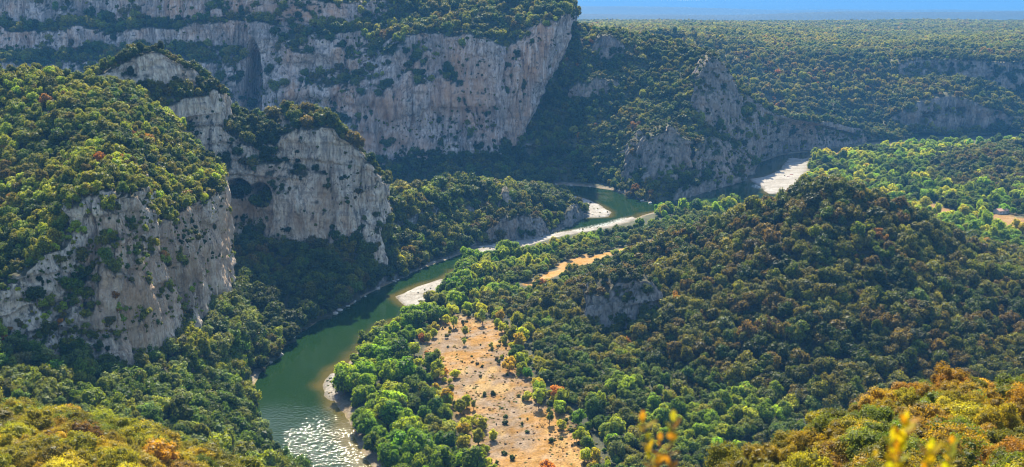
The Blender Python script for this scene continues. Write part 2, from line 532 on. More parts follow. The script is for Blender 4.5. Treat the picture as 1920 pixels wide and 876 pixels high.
# ------------------------------------------------------------------ water
wx, wy = np.arange(-190, 560, 3.0), np.arange(430, 1860, 4.0)
WX, WY = np.meshgrid(wx, wy)
x2, y2 = WX.ravel(), WY.ravel()
dw = dpoly(x2, y2, RIVER)
sw = np.where(inpoly(x2, y2, RIVER), dw, -dw)
db = np.full(len(x2), 1e9)
for b in BARS:
    q = dpoly(x2, y2, b)
    db = np.minimum(db, np.where(inpoly(x2, y2, b), 0, q))
RIGHT = np.array([atz(a, b, 0)[:2] for a, b in RIVER_PX[36:]])
dright = dpoly(x2, y2, RIGHT, False)
idx = np.arange(len(x2)).reshape(len(wy), len(wx))
F = np.stack([idx[:-1, :-1], idx[:-1, 1:], idx[1:, 1:], idx[1:, :-1]], -1).reshape(-1, 4)
F = F[(sw[F] > -14).any(1)]
used = np.unique(F)
re_ = np.full(len(x2), -1)
re_[used] = np.arange(len(used))
WV = np.stack([x2, y2, np.zeros_like(x2)], 1)[used]
wn_ = fbm(WV, (16, 16, 16), 3, 13)
shal = np.maximum(sstep(15, 1, dright[used] + wn_ * 8), sstep(9, 0, db[used] + wn_ * 4) * 0.9)
fast_ = sstep(14, 2, dpoly(WV[:, 0], WV[:, 1], np.array([atz(a, b, 0)[:2] for a, b in [(900,472),(1000,450),(1100,432),(1180,412)]]), False) + wn_ * 5)
fast_ = np.maximum(fast_, sstep(14, 3, np.hypot(WV[:, 0] - atz(1422,350,0)[0], (WV[:, 1] - atz(1422,350,0)[1]) * 0.5) + wn_ * 8))
m, N, L, P = nt('river_water')
a_ = add(N, 'ShaderNodeAttribute', attribute_type='GEOMETRY', attribute_name='shallow')
f_ = add(N, 'ShaderNodeAttribute', attribute_type='GEOMETRY', attribute_name='rapid')
geo = N.new('ShaderNodeNewGeometry')
n0 = add(N, 'ShaderNodeTexNoise', Scale=0.05, Detail=4.0)
L.new(geo.outputs['Position'], n0.inputs['Vector'])
deep = mixc(N, L, n0.outputs['Fac'], (0.006, 0.020, 0.003), (0.009, 0.027, 0.004))
c = mixc(N, L, a_.outputs['Fac'], deep, (0.075, 0.058, 0.012))
n4 = add(N, 'ShaderNodeTexNoise', Scale=0.55, Detail=4.0)
L.new(geo.outputs['Position'], n4.inputs['Vector'])
r4 = ramp(N, [(0.44, 0.0), (0.56, 1.0)])
L.new(n4.outputs['Fac'], r4.inputs[0])
fm = mixc(N, L, 1.0, r4.outputs[0], f_.outputs['Fac'], 'MULTIPLY')
c = mixc(N, L, fm, c, (0.62, 0.64, 0.62))
L.new(c, P.inputs['Base Color'])
P.inputs['Roughness'].default_value = 0.09
P.inputs['IOR'].default_value = 1.17
P.inputs['Specular IOR Level'].default_value = 0.5
mp = N.new('ShaderNodeMapping')
mp.inputs['Scale'].default_value = (1, 1, 1)
L.new(geo.outputs['Position'], mp.inputs['Vector'])
n1_ = add(N, 'ShaderNodeTexNoise', Scale=0.55, Detail=1.5, Roughness=0.6)
n2_ = add(N, 'ShaderNodeTexNoise', Scale=0.06, Detail=2.0)
L.new(mp.outputs[0], n1_.inputs['Vector'])
L.new(mp.outputs[0], n2_.inputs['Vector'])
gust = add(N, 'ShaderNodeMath', operation='MULTIPLY_ADD')
gr = ramp(N, [(0.40, 0.55), (0.55, 1.0)])
L.new(n2_.outputs['Fac'], gr.inputs[0])
rp = add(N, 'ShaderNodeAttribute', attribute_type='GEOMETRY', attribute_name='ripple')
L.new(rp.outputs['Fac'], gust.inputs[0])
L.new(gr.outputs[0], gust.inputs[1])
gust.inputs[2].default_value = 0.04
bw = add(N, 'ShaderNodeBump', Distance=0.95)
L.new(gust.outputs[0], bw.inputs['Strength'])
L.new(n1_.outputs['Fac'], bw.inputs['Height'])
L.new(bw.outputs[0], P.inputs['Normal'])
wo = mesh_obj('river_water', WV, re_[F], m, smooth=True)
fattr(wo, 'shallow', shal)
fattr(wo, 'rapid', fast_)
_r = np.zeros(len(WV))
for a, b, rr_ in ((585, 880, 34), (585, 840, 26), (660, 640, 12), (1130, 370, 26), (1430, 330, 30), (720, 545, 10)):
    q_ = atz(a, b, 0)
    _r = np.maximum(_r, np.exp(-(((WV[:, 0] - q_[0]) / rr_) ** 2 + ((WV[:, 1] - q_[1]) / (rr_ * 1.6)) ** 2)) * (1.0 if b > 800 else 0.5))
fattr(wo, 'ripple', _r)
tag(wo, kind='structure')

# ------------------------------------------------------------------ land masses
def back(row, z, dy):
    return [pz(960 + (p[0] / (p[1] * CT + (HZ - p[2]) * ST)) * FPX, z, p[1] + dy) for p in row]
def AT(l): return [at(*q) for q in l]
def AZ(l): return [atz(*q) for q in l]
def lerp_rows(a, b, t, dz=0.0):
    return [tuple(p[i] * (1 - t) + q[i] * t + (dz if i == 2 else 0) for i in range(3)) for p, q in zip(a, b)]

# near left massif
b1 = AT([(-140,585,500),(-80,605,500),(0,640,505),(110,630,515),(180,665,520),(240,692,525),(300,665,560),(350,630,600),(392,595,650),(420,548,700),(428,520,780)])
r1 = AT([(-140,520,508),(-80,530,508),(0,545,514),(95,470,532),(160,385,546),(225,378,556),(285,390,592),(340,390,630),(385,378,670),(410,352,712),(413,352,780)])
m1 = AT([(-160,310,660),(-100,310,655),(0,310,650),(90,300,650),(160,282,650),(225,272,660),(285,282,690),(335,302,710),(376,322,725),(406,344,738),(409,346,790)])
c1 = AT([(-200,118,780),(-120,122,778),(0,130,770),(90,142,770),(165,145,780),(228,162,790),(280,192,800),(328,232,800),(368,280,790),(402,330,775),(406,340,805)])
foot = [(p[0] * 1.0, p[1] - 6, p[2] - 22) for p in b1]
DENT1 = [(*at(150,500,535), 9, 30, 7), (*at(255,440,560), 9, 16, 6), (*at(330,560,600), 8, 18, 5)]
loft('near_left_cliff', [foot, b1, lerp_rows(b1, r1, 0.55, 2.0), r1, m1, c1, back(c1, 40, 110)], 1.5, 1.4, M_NEAR, wob={2: (5, 5, 24), 3: (11, 9, 26), 4: (4, 0, 50), 5: (3, 0, 40)}, rock_amp=0.85, soil_amp=3.0, seed=3, dents=DENT1, stains=[(*at(255,600,535), 8, 22, 0.9), (*at(335,480,625), 10, 24, 0.8), (*at(385,470,680), 6, 30, 0.7), (*at(190,560,530), 8, 20, 0.6)])
# knoll on its crest
ks = AT([(140,175,795),(195,198,800),(255,218,808),(305,202,826),(352,184,845),(412,176,862)])
kb = AT([(150,152,828),(198,160,834),(255,156,838),(305,154,846),(345,158,856),(408,166,872)])
kt = AT([(165,146,832),(205,128,838),(250,106,843),(303,100,850),(338,124,860),(404,162,880)])
kc = AT([(180,140,850),(222,118,856),(262,95,862),(290,92,866),(330,113,874),(400,160,892)])
loft('rocky_knoll', [[(p[0], p[1], p[2] - 14) for p in ks], ks, kb, kt, kc, back(kc, 120, 40)], 1.5, 1.5, M_NEAR, wob={3: (3, 2, 14), 4: (2, 2, 14)}, rock_amp=0.45, soil_amp=1.0, seed=8)
# buttress with the caves
b2 = AT([(250,400,845),(300,410,845),(340,420,848),(380,425,850),(415,430,850),(440,432,850),(500,448,850),(560,462,845),(620,454,848),(660,448,852),(700,444,856),(721,440,864),(730,425,915)])
r2 = AT([(250,236,858),(300,210,860),(340,192,860),(380,180,862),(410,182,864),(434,262,866),(500,274,864),(555,244,862),(620,246,864),(655,266,866),(697,312,868),(718,342,872),(722,348,920)])
t2 = AT([(250,226,880),(300,200,882),(340,183,884),(380,172,888),(411,172,890),(437,212,905),(500,222,905),(558,212,892),(600,224,886),(645,254,882),(690,306,882),(713,340,888),(717,346,930)])
f2 = [(p[0], p[1] - 4, p[2] - 25) for p in b2]
DENT2 = [(*at(446,353,856), 8.5, 7, 26), (*at(487,366,856), 9, 8.5, 26), (*at(382,308,858), 5, 4, 22), (*at(505,290,862), 13, 6, 6), (*at(480,415,852), 14, 13, 9), (*at(560,320,856), 22, 22, 4)]
loft('cave_buttress', [f2, b2, lerp_rows(b2, r2, 0.5, 1.0), r2, t2, back(t2, 30, 80)], 1.5, 1.4, M_NEAR, wob={2: (3, 3, 30), 3: (5, 5, 28), 4: (3, 2, 24)}, rock_amp=0.8, soil_amp=2.0, seed=14, dents=DENT2, stains=[(*at(450,395,855), 16, 18, 1.0), (*at(240,640,530), 8, 20, 0.7), (*at(330,480,620), 12, 26, 0.6), (*at(390,450,680), 6, 30, 0.5), (*at(500,330,858), 20, 12, 0.5), (*at(612,370,858), 8, 22, 0.8), (*at(560,420,850), 20, 12, 0.6), (*at(380,300,860), 14, 10, 0.6)])
# cirque wall
bx_ = [-150,0,120,250,400,462,480,560,640,690,760,830,900,938,954,968,974,978]
by_ = [290,290,290,290,290,292,292,290,288,292,268,252,252,260,266,270,264,255]
bY_ = [1340,1340,1345,1350,1350,1368,1352,1345,1345,1345,1350,1362,1370,1376,1384,1396,1430,1530]
rx_ = [-150,0,120,250,400,462,480,560,640,690,760,830,900,950,1008,1055,1064,1070]
ry_ = [125,118,116,114,108,104,100,95,98,84,70,58,60,84,46,34,40,46]
rY_ = [1395,1395,1398,1400,1402,1420,1398,1392,1390,1388,1388,1390,1393,1398,1406,1424,1470,1560]
cb = [at(*q) for q in zip(bx_, by_, bY_)]
cr = [at(*q) for q in zip(rx_, ry_, rY_)]
cf = [(p[0], p[1] - 8, p[2] - 60) for p in cb]
cmid = lerp_rows(cb, cr, 0.5)
cmid = [(p[0], p[1] - (6 if 8 <= i <= 14 else 0), p[2]) for i, p in enumerate(cmid)]
def step(prev, ys, dys):
    return [at(960 + (p[0] / (p[1] * CT + (HZ - p[2]) * ST)) * FPX, yy, p[1] + d) for p, yy, d in zip(prev, ys, dys)]
c4 = step(cr, [100,98,95,92,90,88,84,70,66,60,56,44,38,48,28,26,34,42], [34,34,34,28,16,12,8,8,10,18,24,30,34,34,26,20,16,16])
c5 = step(c4, [62,58,55,50,46,44,42,46,48,44,44,30,20,24,14,18,28,38], [7,7,7,7,7,7,7,12,16,18,18,26,30,30,26,18,16,16])
c6 = step(c5, [48,44,40,36,32,30,30,40,42,34,24,14,6,6,4,12,24,34], [30,30,28,22,12,10,8,8,10,14,22,30,34,30,26,20,16,16])
c7 = step(c6, [-4,-6,-8,-8,-10,-10,-10,-4,0,-2,-4,0,-6,-8,-6,6,20,32], [9,9,9,9,9,9,9,12,12,14,22,34,40,40,36,24,20,20])
c8 = step(c7, [-30,-30,-30,-30,-30,-30,-30,-30,-26,-22,-20,-16,-16,-18,-12,2,16,30], [160] * 18)
DENT3 = [(*at(470,190,1385), 13, 75, 55), (*at(600,205,1370), 60, 16, 14), (*at(740,170,1368), 40, 50, -8), (*at(840,230,1368), 70, 20, 10), (*at(600,130,1372), 40, 16, 10)]
loft('cirque_wall', [cf, cb, cmid, cr, c4, c5, c6, c7, c8, back(c8, 60, 200)], 2.3, 2.1, M_CIRQUE, wob={1: (7, 6, 50), 2: (4, 10, 60), 3: (7, 12, 45), 4: (6, 6, 50), 5: (6, 6, 40), 6: (6, 6, 45), 7: (3, 4, 45)}, strata=0.35, rock_amp=1.35, soil_amp=4.0, seed=21, dents=DENT3, stains=[(*at(875,170,1380), 38, 42, 1.0), (*at(725,200,1370), 26, 26, 0.85), (*at(790,120,1380), 24, 18, 0.5), (*at(560,270,1350), 60, 12, 0.6), (*at(720,265,1350), 50, 14, 0.7), (*at(540,20,1420), 60, 14, 0.7), (*at(560,90,1390), 24, 18, 0.4)])
ta = AZ([(600,352,1),(690,352,1),(760,350,1),(830,348,1),(900,346,1),(945,345,1),(985,345,1),(1040,346,1)])
tc_ = [(p[0], p[1] + 8, p[2] + 2) for p in AT([(600,292,1352),(690,294,1352),(760,268,1362),(830,252,1376),(900,252,1384),(945,262,1396),(985,262,1420),(1040,240,1480)])]
loft('cirque_talus', [ta, lerp_rows(ta, tc_, 0.5, -4.0), tc_, [(p[0], p[1] + 50, p[2] + 20) for p in tc_]], 4.0, 4.0, M_HILL, lin=False, rock_amp=0.5, soil_amp=3.0, seed=29, rockbias=-1.0)
# wooded ridge right of the cirque
lb = AZ([(960,335,-1),(1040,345,-1),(1100,350,-1),(1150,356,-1),(1210,378,-1),(1262,378,-1),(1330,360,-1),(1398,336,-1),(1425,304,-1),(1460,291,-1),(1540,280,-1),(1620,270,-1),(1720,264,-1)])
lc = AT([(960,30,1540),(1060,48,1600),(1130,62,1600),(1200,70,1590),(1262,86,1560),(1335,112,1500),(1372,148,1500),(1404,178,1510),(1452,216,1555),(1532,232,1640),(1600,250,1710),(1642,262,1760),(1720,264,1790)])
bank4 = [(p[0], p[1] + 6, 5.0) for p in lb]
l1_, l2_ = lerp_rows(bank4, lc, 0.33, 6.0), lerp_rows(bank4, lc, 0.68, 10.0)
lbk = [(p[0] * 1.1, p[1] + 160, max(p[2] - 40, 2)) for p in lc]
loft('wooded_ridge', [lb, bank4, l1_, l2_, lc, lbk], 5.0, 5.0, M_FAR, lin=False, rock_amp=1.0, soil_amp=12.0, soil_sc=130.0, seed=33)
# far slope and plateau
cx5 = [960,1100,1220,1330,1450,1540,1640,1700,1760,1820,1880,1940,2080,2250]
E0 = [1560,1580,1600,1620,1660,1690,1745,1770,1780,1780,1780,1780,1780,1780]
def eY(o): return [a + b for a, b in zip(E0, o)]
e0 = [pz(a, 1.0, Y) for a, Y in zip(cx5, E0)]
e1 = AT(list(zip(cx5, [280,275,270,265,255,250,250,250,250,250,250,250,252,252], eY([60,55,50,50,50,50,34,22,20,20,22,26,26,26]))))
e2 = AT(list(zip(cx5, [240,235,230,225,215,212,228,206,196,196,206,222,225,225], eY([130,125,120,120,110,110,84,34,32,32,36,66,70,70]))))
e3 = AT(list(zip(cx5, [190,185,180,175,175,178,192,178,164,166,182,204,208,208], eY([230,225,220,210,190,185,150,120,110,110,110,120,120,120]))))
e4 = AT(list(zip(cx5, [120,115,112,120,138,142,152,158,160,164,168,172,176,176], eY([390,380,370,350,290,270,240,215,205,200,200,200,200,200]))))
e5 = AT(list(zip(cx5, [78,76,76,86,104,114,118,116,112,110,112,114,116,118], eY([500,490,480,460,380,340,300,238,226,220,220,220,220,220]))))
e6 = AT(list(zip(cx5, [66,64,64,68,80,88,92,92,88,86,88,90,92,92], [2420,2420,2420,2420,2400,2380,2360,2340,2340,2340,2340,2340,2340,2340])))
e7 = AT(list(zip(cx5, [54,53,54,54,60,64,68,70,70,68,66,66,66,66], [3100] * 14)))
e8 = AT(list(zip(cx5, [44,43,43,44,44,43,42,42,41,41,42,42,42,42], [5000,5000,4900,4900,5000,5000,5100,5000,5000,5000,5000,5000,5000,5000])))
loft('far_plateau', [e0, e1, e2, e3, e4, e5, e6, e7, e8, back(e8, 30, 500)], 11.0, 8.0, M_FAR, lin=True, rock_amp=2.0, soil_amp=20.0, soil_sc=170.0, seed=44, fade=(1980, 2250))
# rocky wooded spur inside the meander
sb = AZ([(690,550,-1),(745,522,-1),(800,498,-1),(850,480,-1),(890,465,-1),(950,453,-1),(1000,445,-1),(1050,430,-1),(1086,411,-1),(1096,402,-1)])
sc_ = AT([(706,368,955),(735,368,970),(790,364,1010),(850,352,1050),(900,353,1080),(950,358,1095),(1000,368,1105),(1050,380,1110),(1082,400,1114),(1092,402,1116)])
sbk = [pz(a, 1.0, Y) for a, Y in zip([690,735,790,850,900,950,1000,1050,1078,1088], [1120,1150,1180,1210,1240,1250,1250,1230,1190,1160])]
sm = lerp_rows(sb, sc_, 0.45, 3.0)
sbank = [(p[0], p[1] + 5, 4.0) for p in sb]
loft('meander_spur', [sb, sbank, sm, sc_, sbk], 2.5, 2.5, M_HILL, lin=False, rock_amp=0.9, soil_amp=3.0, seed=52)
# shaded talus under the buttress
tb = AZ([(484,702,-1),(528,654,-1),(548,627,-1),(598,600,-1),(648,575,-1),(700,545,-1),(748,521,-1)])
tbk = [(p[0] - 3, p[1] + 5, 5.0) for p in tb]
tt = AT([(398,580,680),(415,520,765),(420,436,852),(500,450,852),(570,464,847),(655,448,856),(735,432,890)])
t3 = [(p[0] - 10, p[1] + 40, p[2] + 10) for p in tt]
loft('talus_slope', [tb, tbk, lerp_rows(tbk, tt, 0.5, -3.0), tt, t3], 2.5, 2.5, M_HILL, lin=False, rock_amp=0.8, soil_amp=2.0, seed=57, rockbias=-1.0)
# sunlit slope under the near cliff
s0 = AZ([(660,985,-1),(535,876,-1),(496,830,-1),(477,775,-1),(473,725,-1),(484,700,-1),(502,682,-1),(528,656,-1)])
s0b = [(p[0] - 5, p[1] + 1, 3.0) for p in s0]
s1 = AZ([(300,930,30),(330,830,30),(340,785,28),(360,742,22),(385,700,20),(420,668,20),(450,640,20),(480,606,20)])
s2 = AZ([(-150,790,62),(-60,690,60),(60,680,54),(180,704,42),(245,734,32),(330,680,32),(400,615,30),(425,560,32)])
s3 = [(p[0] - 20, p[1] + 40, p[2] + 4) for p in s2]
loft('sunlit_lower_slope', [s0, s0b, s1, s2, s3], 2.5, 2.5, M_HILL, lin=False, rock_amp=0.6, soil_amp=2.5, seed=63, rockbias=-1.0)
# central wooded hill
hp = [1000,1095,1200,1300,1400,1470,1530,1600,1680,1760,1850,1930,2080]
hc = AT(list(zip(hp, [572,542,492,450,412,388,360,378,416,460,500,522,556], [755,765,795,805,810,810,808,800,785,768,752,742,735])))
hb = AZ(list(zip([1000,1075,1130,1220,1310,1400,1500,1600,1700,1800,1900,2000,2150], [600,640,665,695,725,750,775,795,805,805,805,805,805], [3] * 13)))
hbk = [pz(a, 3.0, p[1] + d) for a, p, d in zip(hp, hc, [45,70,110,140,165,180,190,190,190,190,190,190,190])]
loft('central_hill', [[(p[0], p[1] - 4, -3) for p in hb], hb, lerp_rows(hb, hc, 0.5, 2.0), hc, hbk], 3.5, 3.5, M_HILL, lin=False, rock_amp=0.5, soil_amp=6.0, soil_sc=60.0, seed=71, rockbias=-1.0)
# rise at the right of the camp valley
kb_ = AZ([(1735,350,3),(1780,364,3),(1850,374,3),(1930,380,3),(2100,390,3)])
kc_ = AT([(1750,318,1380),(1790,302,1420),(1860,288,1460),(1930,280,1490),(2100,270,1500)])
loft('far_right_rise', [[(p[0], p[1] - 4, -3) for p in kb_], kb_, lerp_rows(kb_, kc_, 0.5, 3.0), kc_, back(kc_, 2, 150)], 6.0, 6.0, M_HILL, lin=False, rock_amp=0.5, soil_amp=2.5, seed=75)
# the slopes the viewpoint stands on
fp = [1000,1180,1310,1450,1560,1640,1750,1920,2100,2400]
fc = AT(list(zip(fp, [1080,985,925,850,800,764,742,740,752,770], [100,118,125,135,145,150,155,160,162,160])))
fm_ = [pz(a, z, 100) for a, z in zip([960,1180,1320,1450,1560,1640,1750,1920,2100,2400], [160,162,164,167,168.5,170.5,172,173,173.5,174])]
fn = [pz(a, z, 55) for a, z in zip([960,1180,1320,1450,1560,1640,1750,1920,2100,2600], [185,186,187,187,188,188,188,188,188,188])]
f0 = [(xx, 16, 202) for xx in (-12,-6,-2,2,5,8,12,17,24,40)]
f00 = [(xx, 4.0, 215.4) for xx in (-12,-7,-3,0,2,4,6,9,14,22)]
f000 = [(xx, -6, 218.4) for xx in (-12,-7,-3,0,2,4,6,9,14,22)]
loft('viewpoint_slope', [f000, f00, f0, fn, fm_, fc, back(fc, 60, 90)], 2.0, 2.0, M_SCRUBSOIL, lin=True, rock_amp=0.1, soil_amp=0.5, soil_sc=20.0, seed=81)
gp = [-260,-100,0,200,330,430,560,680]
gc_ = AT(list(zip(gp, [770,772,778,803,838,890,955,1010], [262,262,260,255,245,232,220,205])))
gm_ = [pz(a, z, 195) for a, z in zip([-300,-120,0,200,330,430,560,680], [134,134,134,132,127,121,113,108])]
gn_ = [pz(a, z, 120) for a, z in zip([-420,-160,0,200,330,430,560,680], [153,153,153,152,150,147,143,140])]
loft('left_foreground_slope', [[(p[0], p[1] - 60, p[2] + 20) for p in gn_], gn_, gm_, gc_, back(gc_, 45, 80)], 3.0, 3.0, M_SCRUBSOIL, lin=True, rock_amp=0.3, soil_amp=1.2, soil_sc=25.0, seed=88)

# rock outcrops
def slope_depth(surf, px, py):
    q = SURF[surf][0]
    if surf not in PROJ:
        PROJ[surf] = project(q)
    a, b, d = PROJ[surf]
    k = np.argsort((a - px) ** 2 + (b - py) ** 2)[:5]
    return float(q[k, 1].min())
PROJ = {}
def outcrop(name, surf, base, top, dep, mat, lean=0.3, amp=0.5, res=1.6, seed=0):
    yb = [slope_depth(surf, *q) - 2.0 for q in base]
    b = [at(q[0], q[1], Y) for q, Y in zip(base, yb)]
    t = []
    for q, Y, p in zip(top, yb, b):
        h = max(at(q[0], q[1], Y)[2] - p[2], 1.0)
        t.append(at(q[0], q[1], Y + lean * h))
    f = [(p[0], p[1] - 1, p[2] - 14) for p in b]
    k = [(p[0], p[1] + dep, p[2] + dep * 0.15) for p in t]
    k2 = [(p[0], p[1] + dep * 1.5, p[2] - 30) for p in t]
    loft(name, [f, b, lerp_rows(b, t, 0.55, 1.0), t, k, k2], res, res, mat, wob={1: (3, 2, 12), 2: (2, 3, 14), 3: (5, 4, 14), 4: (3, 3, 14)}, rock_amp=amp, soil_amp=0.6, seed=seed)
outcrop('hill_outcrop', 'central_hill', [(1096,580),(1108,610),(1140,614),(1180,606),(1215,594),(1238,576)], [(1100,562),(1112,546),(1150,538),(1190,526),(1220,532),(1236,560)], 16, M_HILL, 0.35, 0.8, 1.0, 91)
outcrop('spur_outcrop', 'meander_spur', [(905,448),(930,452),(960,450),(1000,444),(1030,438)], [(912,428),(940,412),(965,398),(1000,408),(1025,424)], 16, M_HILL, 0.35, 0.7, 1.5, 93)
outcrop('spur_crest_rock', 'meander_spur', [(934,388),(948,394),(962,390)], [(937,366),(948,354),(959,364)], 10, M_HILL, 0.3, 0.35, 1.3, 94)
outcrop('spur_tip_rock', 'meander_spur', [(1052,418),(1072,416),(1088,412),(1094,406)], [(1056,398),(1072,390),(1085,388),(1091,396)], 10, M_HILL, 0.35, 0.5, 1.5, 95)
outcrop('ridge_outcrop', 'wooded_ridge', [(1292,206),(1315,222),(1342,236),(1375,246),(1398,236)], [(1302,156),(1320,128),(1340,110),(1370,152),(1393,200)], 40, M_FAR, 0.5, 1.0, 2.0, 96)
outcrop('ridge_foot_outcrop', 'wooded_ridge', [(1165,338),(1185,340),(1225,330),(1265,322),(1292,316)], [(1172,304),(1195,268),(1232,252),(1265,244),(1290,266)], 34, M_FAR, 0.32, 1.0, 2.0, 97)
outcrop('ridge_low_outcrop', 'wooded_ridge', [(1298,316),(1322,322),(1355,316),(1385,308),(1402,296)], [(1303,284),(1325,264),(1354,260),(1380,272),(1398,286)], 30, M_FAR, 0.7, 1.0, 2.0, 100)
outcrop('ridge_ledge', 'wooded_ridge', [(1065,180),(1095,176),(1130,170),(1165,166)], [(1068,164),(1098,152),(1130,148),(1160,154)], 24, M_FAR, 0.4, 0.7, 2.2, 98)
outcrop('ridge_knob', 'wooded_ridge', [(1108,100),(1124,104),(1145,104),(1172,98)], [(1114,82),(1126,70),(1146,68),(1168,78)], 24, M_FAR, 0.4, 0.6, 2.2, 101)
outcrop('ridge_bank_cliff', 'wooded_ridge', [(1445,290),(1470,286),(1510,279),(1560,272),(1610,268),(1645,264)], [(1448,270),(1474,258),(1512,254),(1560,254),(1610,256),(1642,259)], 20, M_FAR, 0.5, 0.8, 2.0, 99)

# ------------------------------------------------------------------ far mountains
M_MOUNT = terrain_material('far_woodland', (0.008, 0.015, 0.009), (0.022, 0.030, 0.014))
def mountain(name, Y, ys, dep, seed, amp):
    cx = np.linspace(-4500, 6500, 45)
    prof = np.interp(cx, [a for a, _ in ys], [b for _, b in ys])
    n = fbm(np.stack([cx, cx * 0, cx * 0 + seed], 1), (700, 1, 1), 5, seed)
    top = [at(a, b - q * amp, Y) for a, b, q in zip(cx, prof, n)]
    rows = [[(p[0], p[1] - dep, 40) for p in top], [(p[0], p[1] - dep * 0.55, 40 + (p[2] - 40) * 0.35) for p in top], top, [(p[0], p[1] + dep, 40) for p in top]]
    loft(name, rows, 330, 260, M_MOUNT, lin=False, rock_amp=0.0, soil_amp=25.0, soil_sc=1500.0, seed=seed, rockbias=-1.0)
mountain('far_low_hills', 9000, [(-4500,30),(900,27),(1060,25),(1150,29),(1300,27),(1400,31),(1560,30),(1640,25),(1760,29),(1850,22),(1920,22),(6500,29)], 900, 4, 14.0)
mountain('far_hills', 14500, [(-4500,20),(900,17),(1060,14),(1150,17),(1250,13),(1380,19),(1480,20),(1560,15),(1650,10),(1780,13),(1920,12),(6500,20)], 2400, 5, 20.0)
mountain('far_mountain', 27000, [(-4500,8),(900,7),(1040,3),(1150,8),(1230,10),(1300,7),(1380,8),(1450,3),(1580,-2),(1700,-6),(1800,-8),(1920,-8),(6500,2)], 5000, 6, 20.0)

# ------------------------------------------------------------------ tree prototypes
def icos():
    t = (1 + 5 ** 0.5) / 2
    v = np.array([(-1,t,0),(1,t,0),(-1,-t,0),(1,-t,0),(0,-1,t),(0,1,t),(0,-1,-t),(0,1,-t),(t,0,-1),(t,0,1),(-t,0,-1),(-t,0,1)], float)
    v /= np.linalg.norm(v[0])
    f = [(0,11,5),(0,5,1),(0,1,7),(0,7,10),(0,10,11),(1,5,9),(5,11,4),(11,10,2),(10,7,6),(7,1,8),(3,9,4),(3,4,2),(3,2,6),(3,6,8),(3,8,9),(4,9,5),(2,4,11),(6,2,10),(8,6,7),(9,8,1)]
    return v, np.array(f)
ICV, ICF = icos()
def crown_mesh(seed, lobes, rx, rz, cz, lr, leaves, ls, core=0.80, flat=0.0):
    r = np.random.default_rng(seed)
    C, RR = [], []
    for i in range(lobes):
        d = r.normal(size=3)
        d /= np.linalg.norm(d)
        k = r.uniform(0.35, 1.0) ** 0.6
        C.append((d[0] * rx * k, d[1] * rx * k, cz + d[2] * rz * k - (flat if d[2] < 0 else 0) * 0))
        RR.append(r.uniform(*lr))
    C, RR = np.array(C), np.array(RR)
    V, F, lv = [], [], []
    n = 0
    tone = r.uniform(0.82, 1.15, lobes)
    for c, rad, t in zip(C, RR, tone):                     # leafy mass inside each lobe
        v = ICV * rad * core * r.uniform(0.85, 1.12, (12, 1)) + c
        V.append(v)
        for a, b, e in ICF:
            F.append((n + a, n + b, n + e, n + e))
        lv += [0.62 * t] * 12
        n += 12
    per = leaves // lobes
    for li, (c, rad, t) in enumerate(zip(C, RR, tone)):
        d = r.normal(size=(per, 3))
        d[:, 2] += 0.25
        d /= np.linalg.norm(d, axis=1, keepdims=True)
        p = c + d * rad * r.uniform(0.84, 1.10 if leaves < 3000 else 1.3, (per, 1))
        ok = np.ones(per, bool)
        for lj in range(lobes):
            if lj != li:
                ok &= np.linalg.norm(p - C[lj], axis=1) > RR[lj] * 0.80
        p, d = p[ok], d[ok]
        k = len(p)
        nn = d + r.normal(scale=0.34 if leaves < 3000 else 0.6, size=(k, 3))
        nn /= np.linalg.norm(nn, axis=1, keepdims=True)
        a = np.cross(nn, r.normal(size=(k, 3)))
        a /= np.linalg.norm(a, axis=1, keepdims=True)
        b = np.cross(nn, a)
        s1 = ls * r.uniform(0.6, 1.35, (k, 1))
        s2 = s1 * r.uniform(0.55, 0.9, (k, 1))
        q = np.stack([p - a * s1, p - b * s2 + nn * s1 * 0.2, p + a * s1, p + b * s2 + nn * s1 * 0.2], 1).reshape(-1, 3)
        V.append(q)
        F += [tuple(n + 4 * i + j for j in range(4)) for i in range(k)]
        lv += list(np.repeat(t * r.uniform(0.72, 1.30, k), 4))
        n += 4 * k
    return np.concatenate(V), F, np.array(lv)
def tube(pts, rads, sides=6):
    V, F = [], []
    for i, (p, r_) in enumerate(zip(pts, rads)):
        for s in range(sides):
            a = 2 * math.pi * s / sides
            V.append((p[0] + r_ * math.cos(a), p[1] + r_ * math.sin(a), p[2]))
    for i in range(len(pts) - 1):
        for s in range(sides):
            F.append((i * sides + s, i * sides + (s + 1) % sides, (i + 1) * sides + (s + 1) % sides, (i + 1) * sides + s))
    return V, F
def trunk_mesh(seed, h, r0, limbs=4, spread=0.5):
    r = random.Random(seed)
    V, F = tube([(0, 0, -0.25), (0.02, 0.01, h * 0.35), (0.05, -0.02, h * 0.7), (0.02, 0.03, h)], [r0 * 1.25, r0, r0 * 0.75, r0 * 0.4])
    for i in range(limbs):
        a = 2 * math.pi * (i + r.random() * 0.6) / limbs
        z0 = h * r.uniform(0.35, 0.7)
        e = spread * r.uniform(0.7, 1.1)
        v, f = tube([(0, 0, z0), (math.cos(a) * e * 0.5, math.sin(a) * e * 0.5, z0 + h * 0.22), (math.cos(a) * e, math.sin(a) * e, z0 + h * 0.5)], [r0 * 0.5, r0 * 0.36, r0 * 0.15], 5)
        k = len(V)
        V += v
        F += [tuple(j + k for j in q) for q in f]
    return V, F
def dedupe(F):
    return [tuple(dict.fromkeys(f)) for f in F]
SPECIES = {}
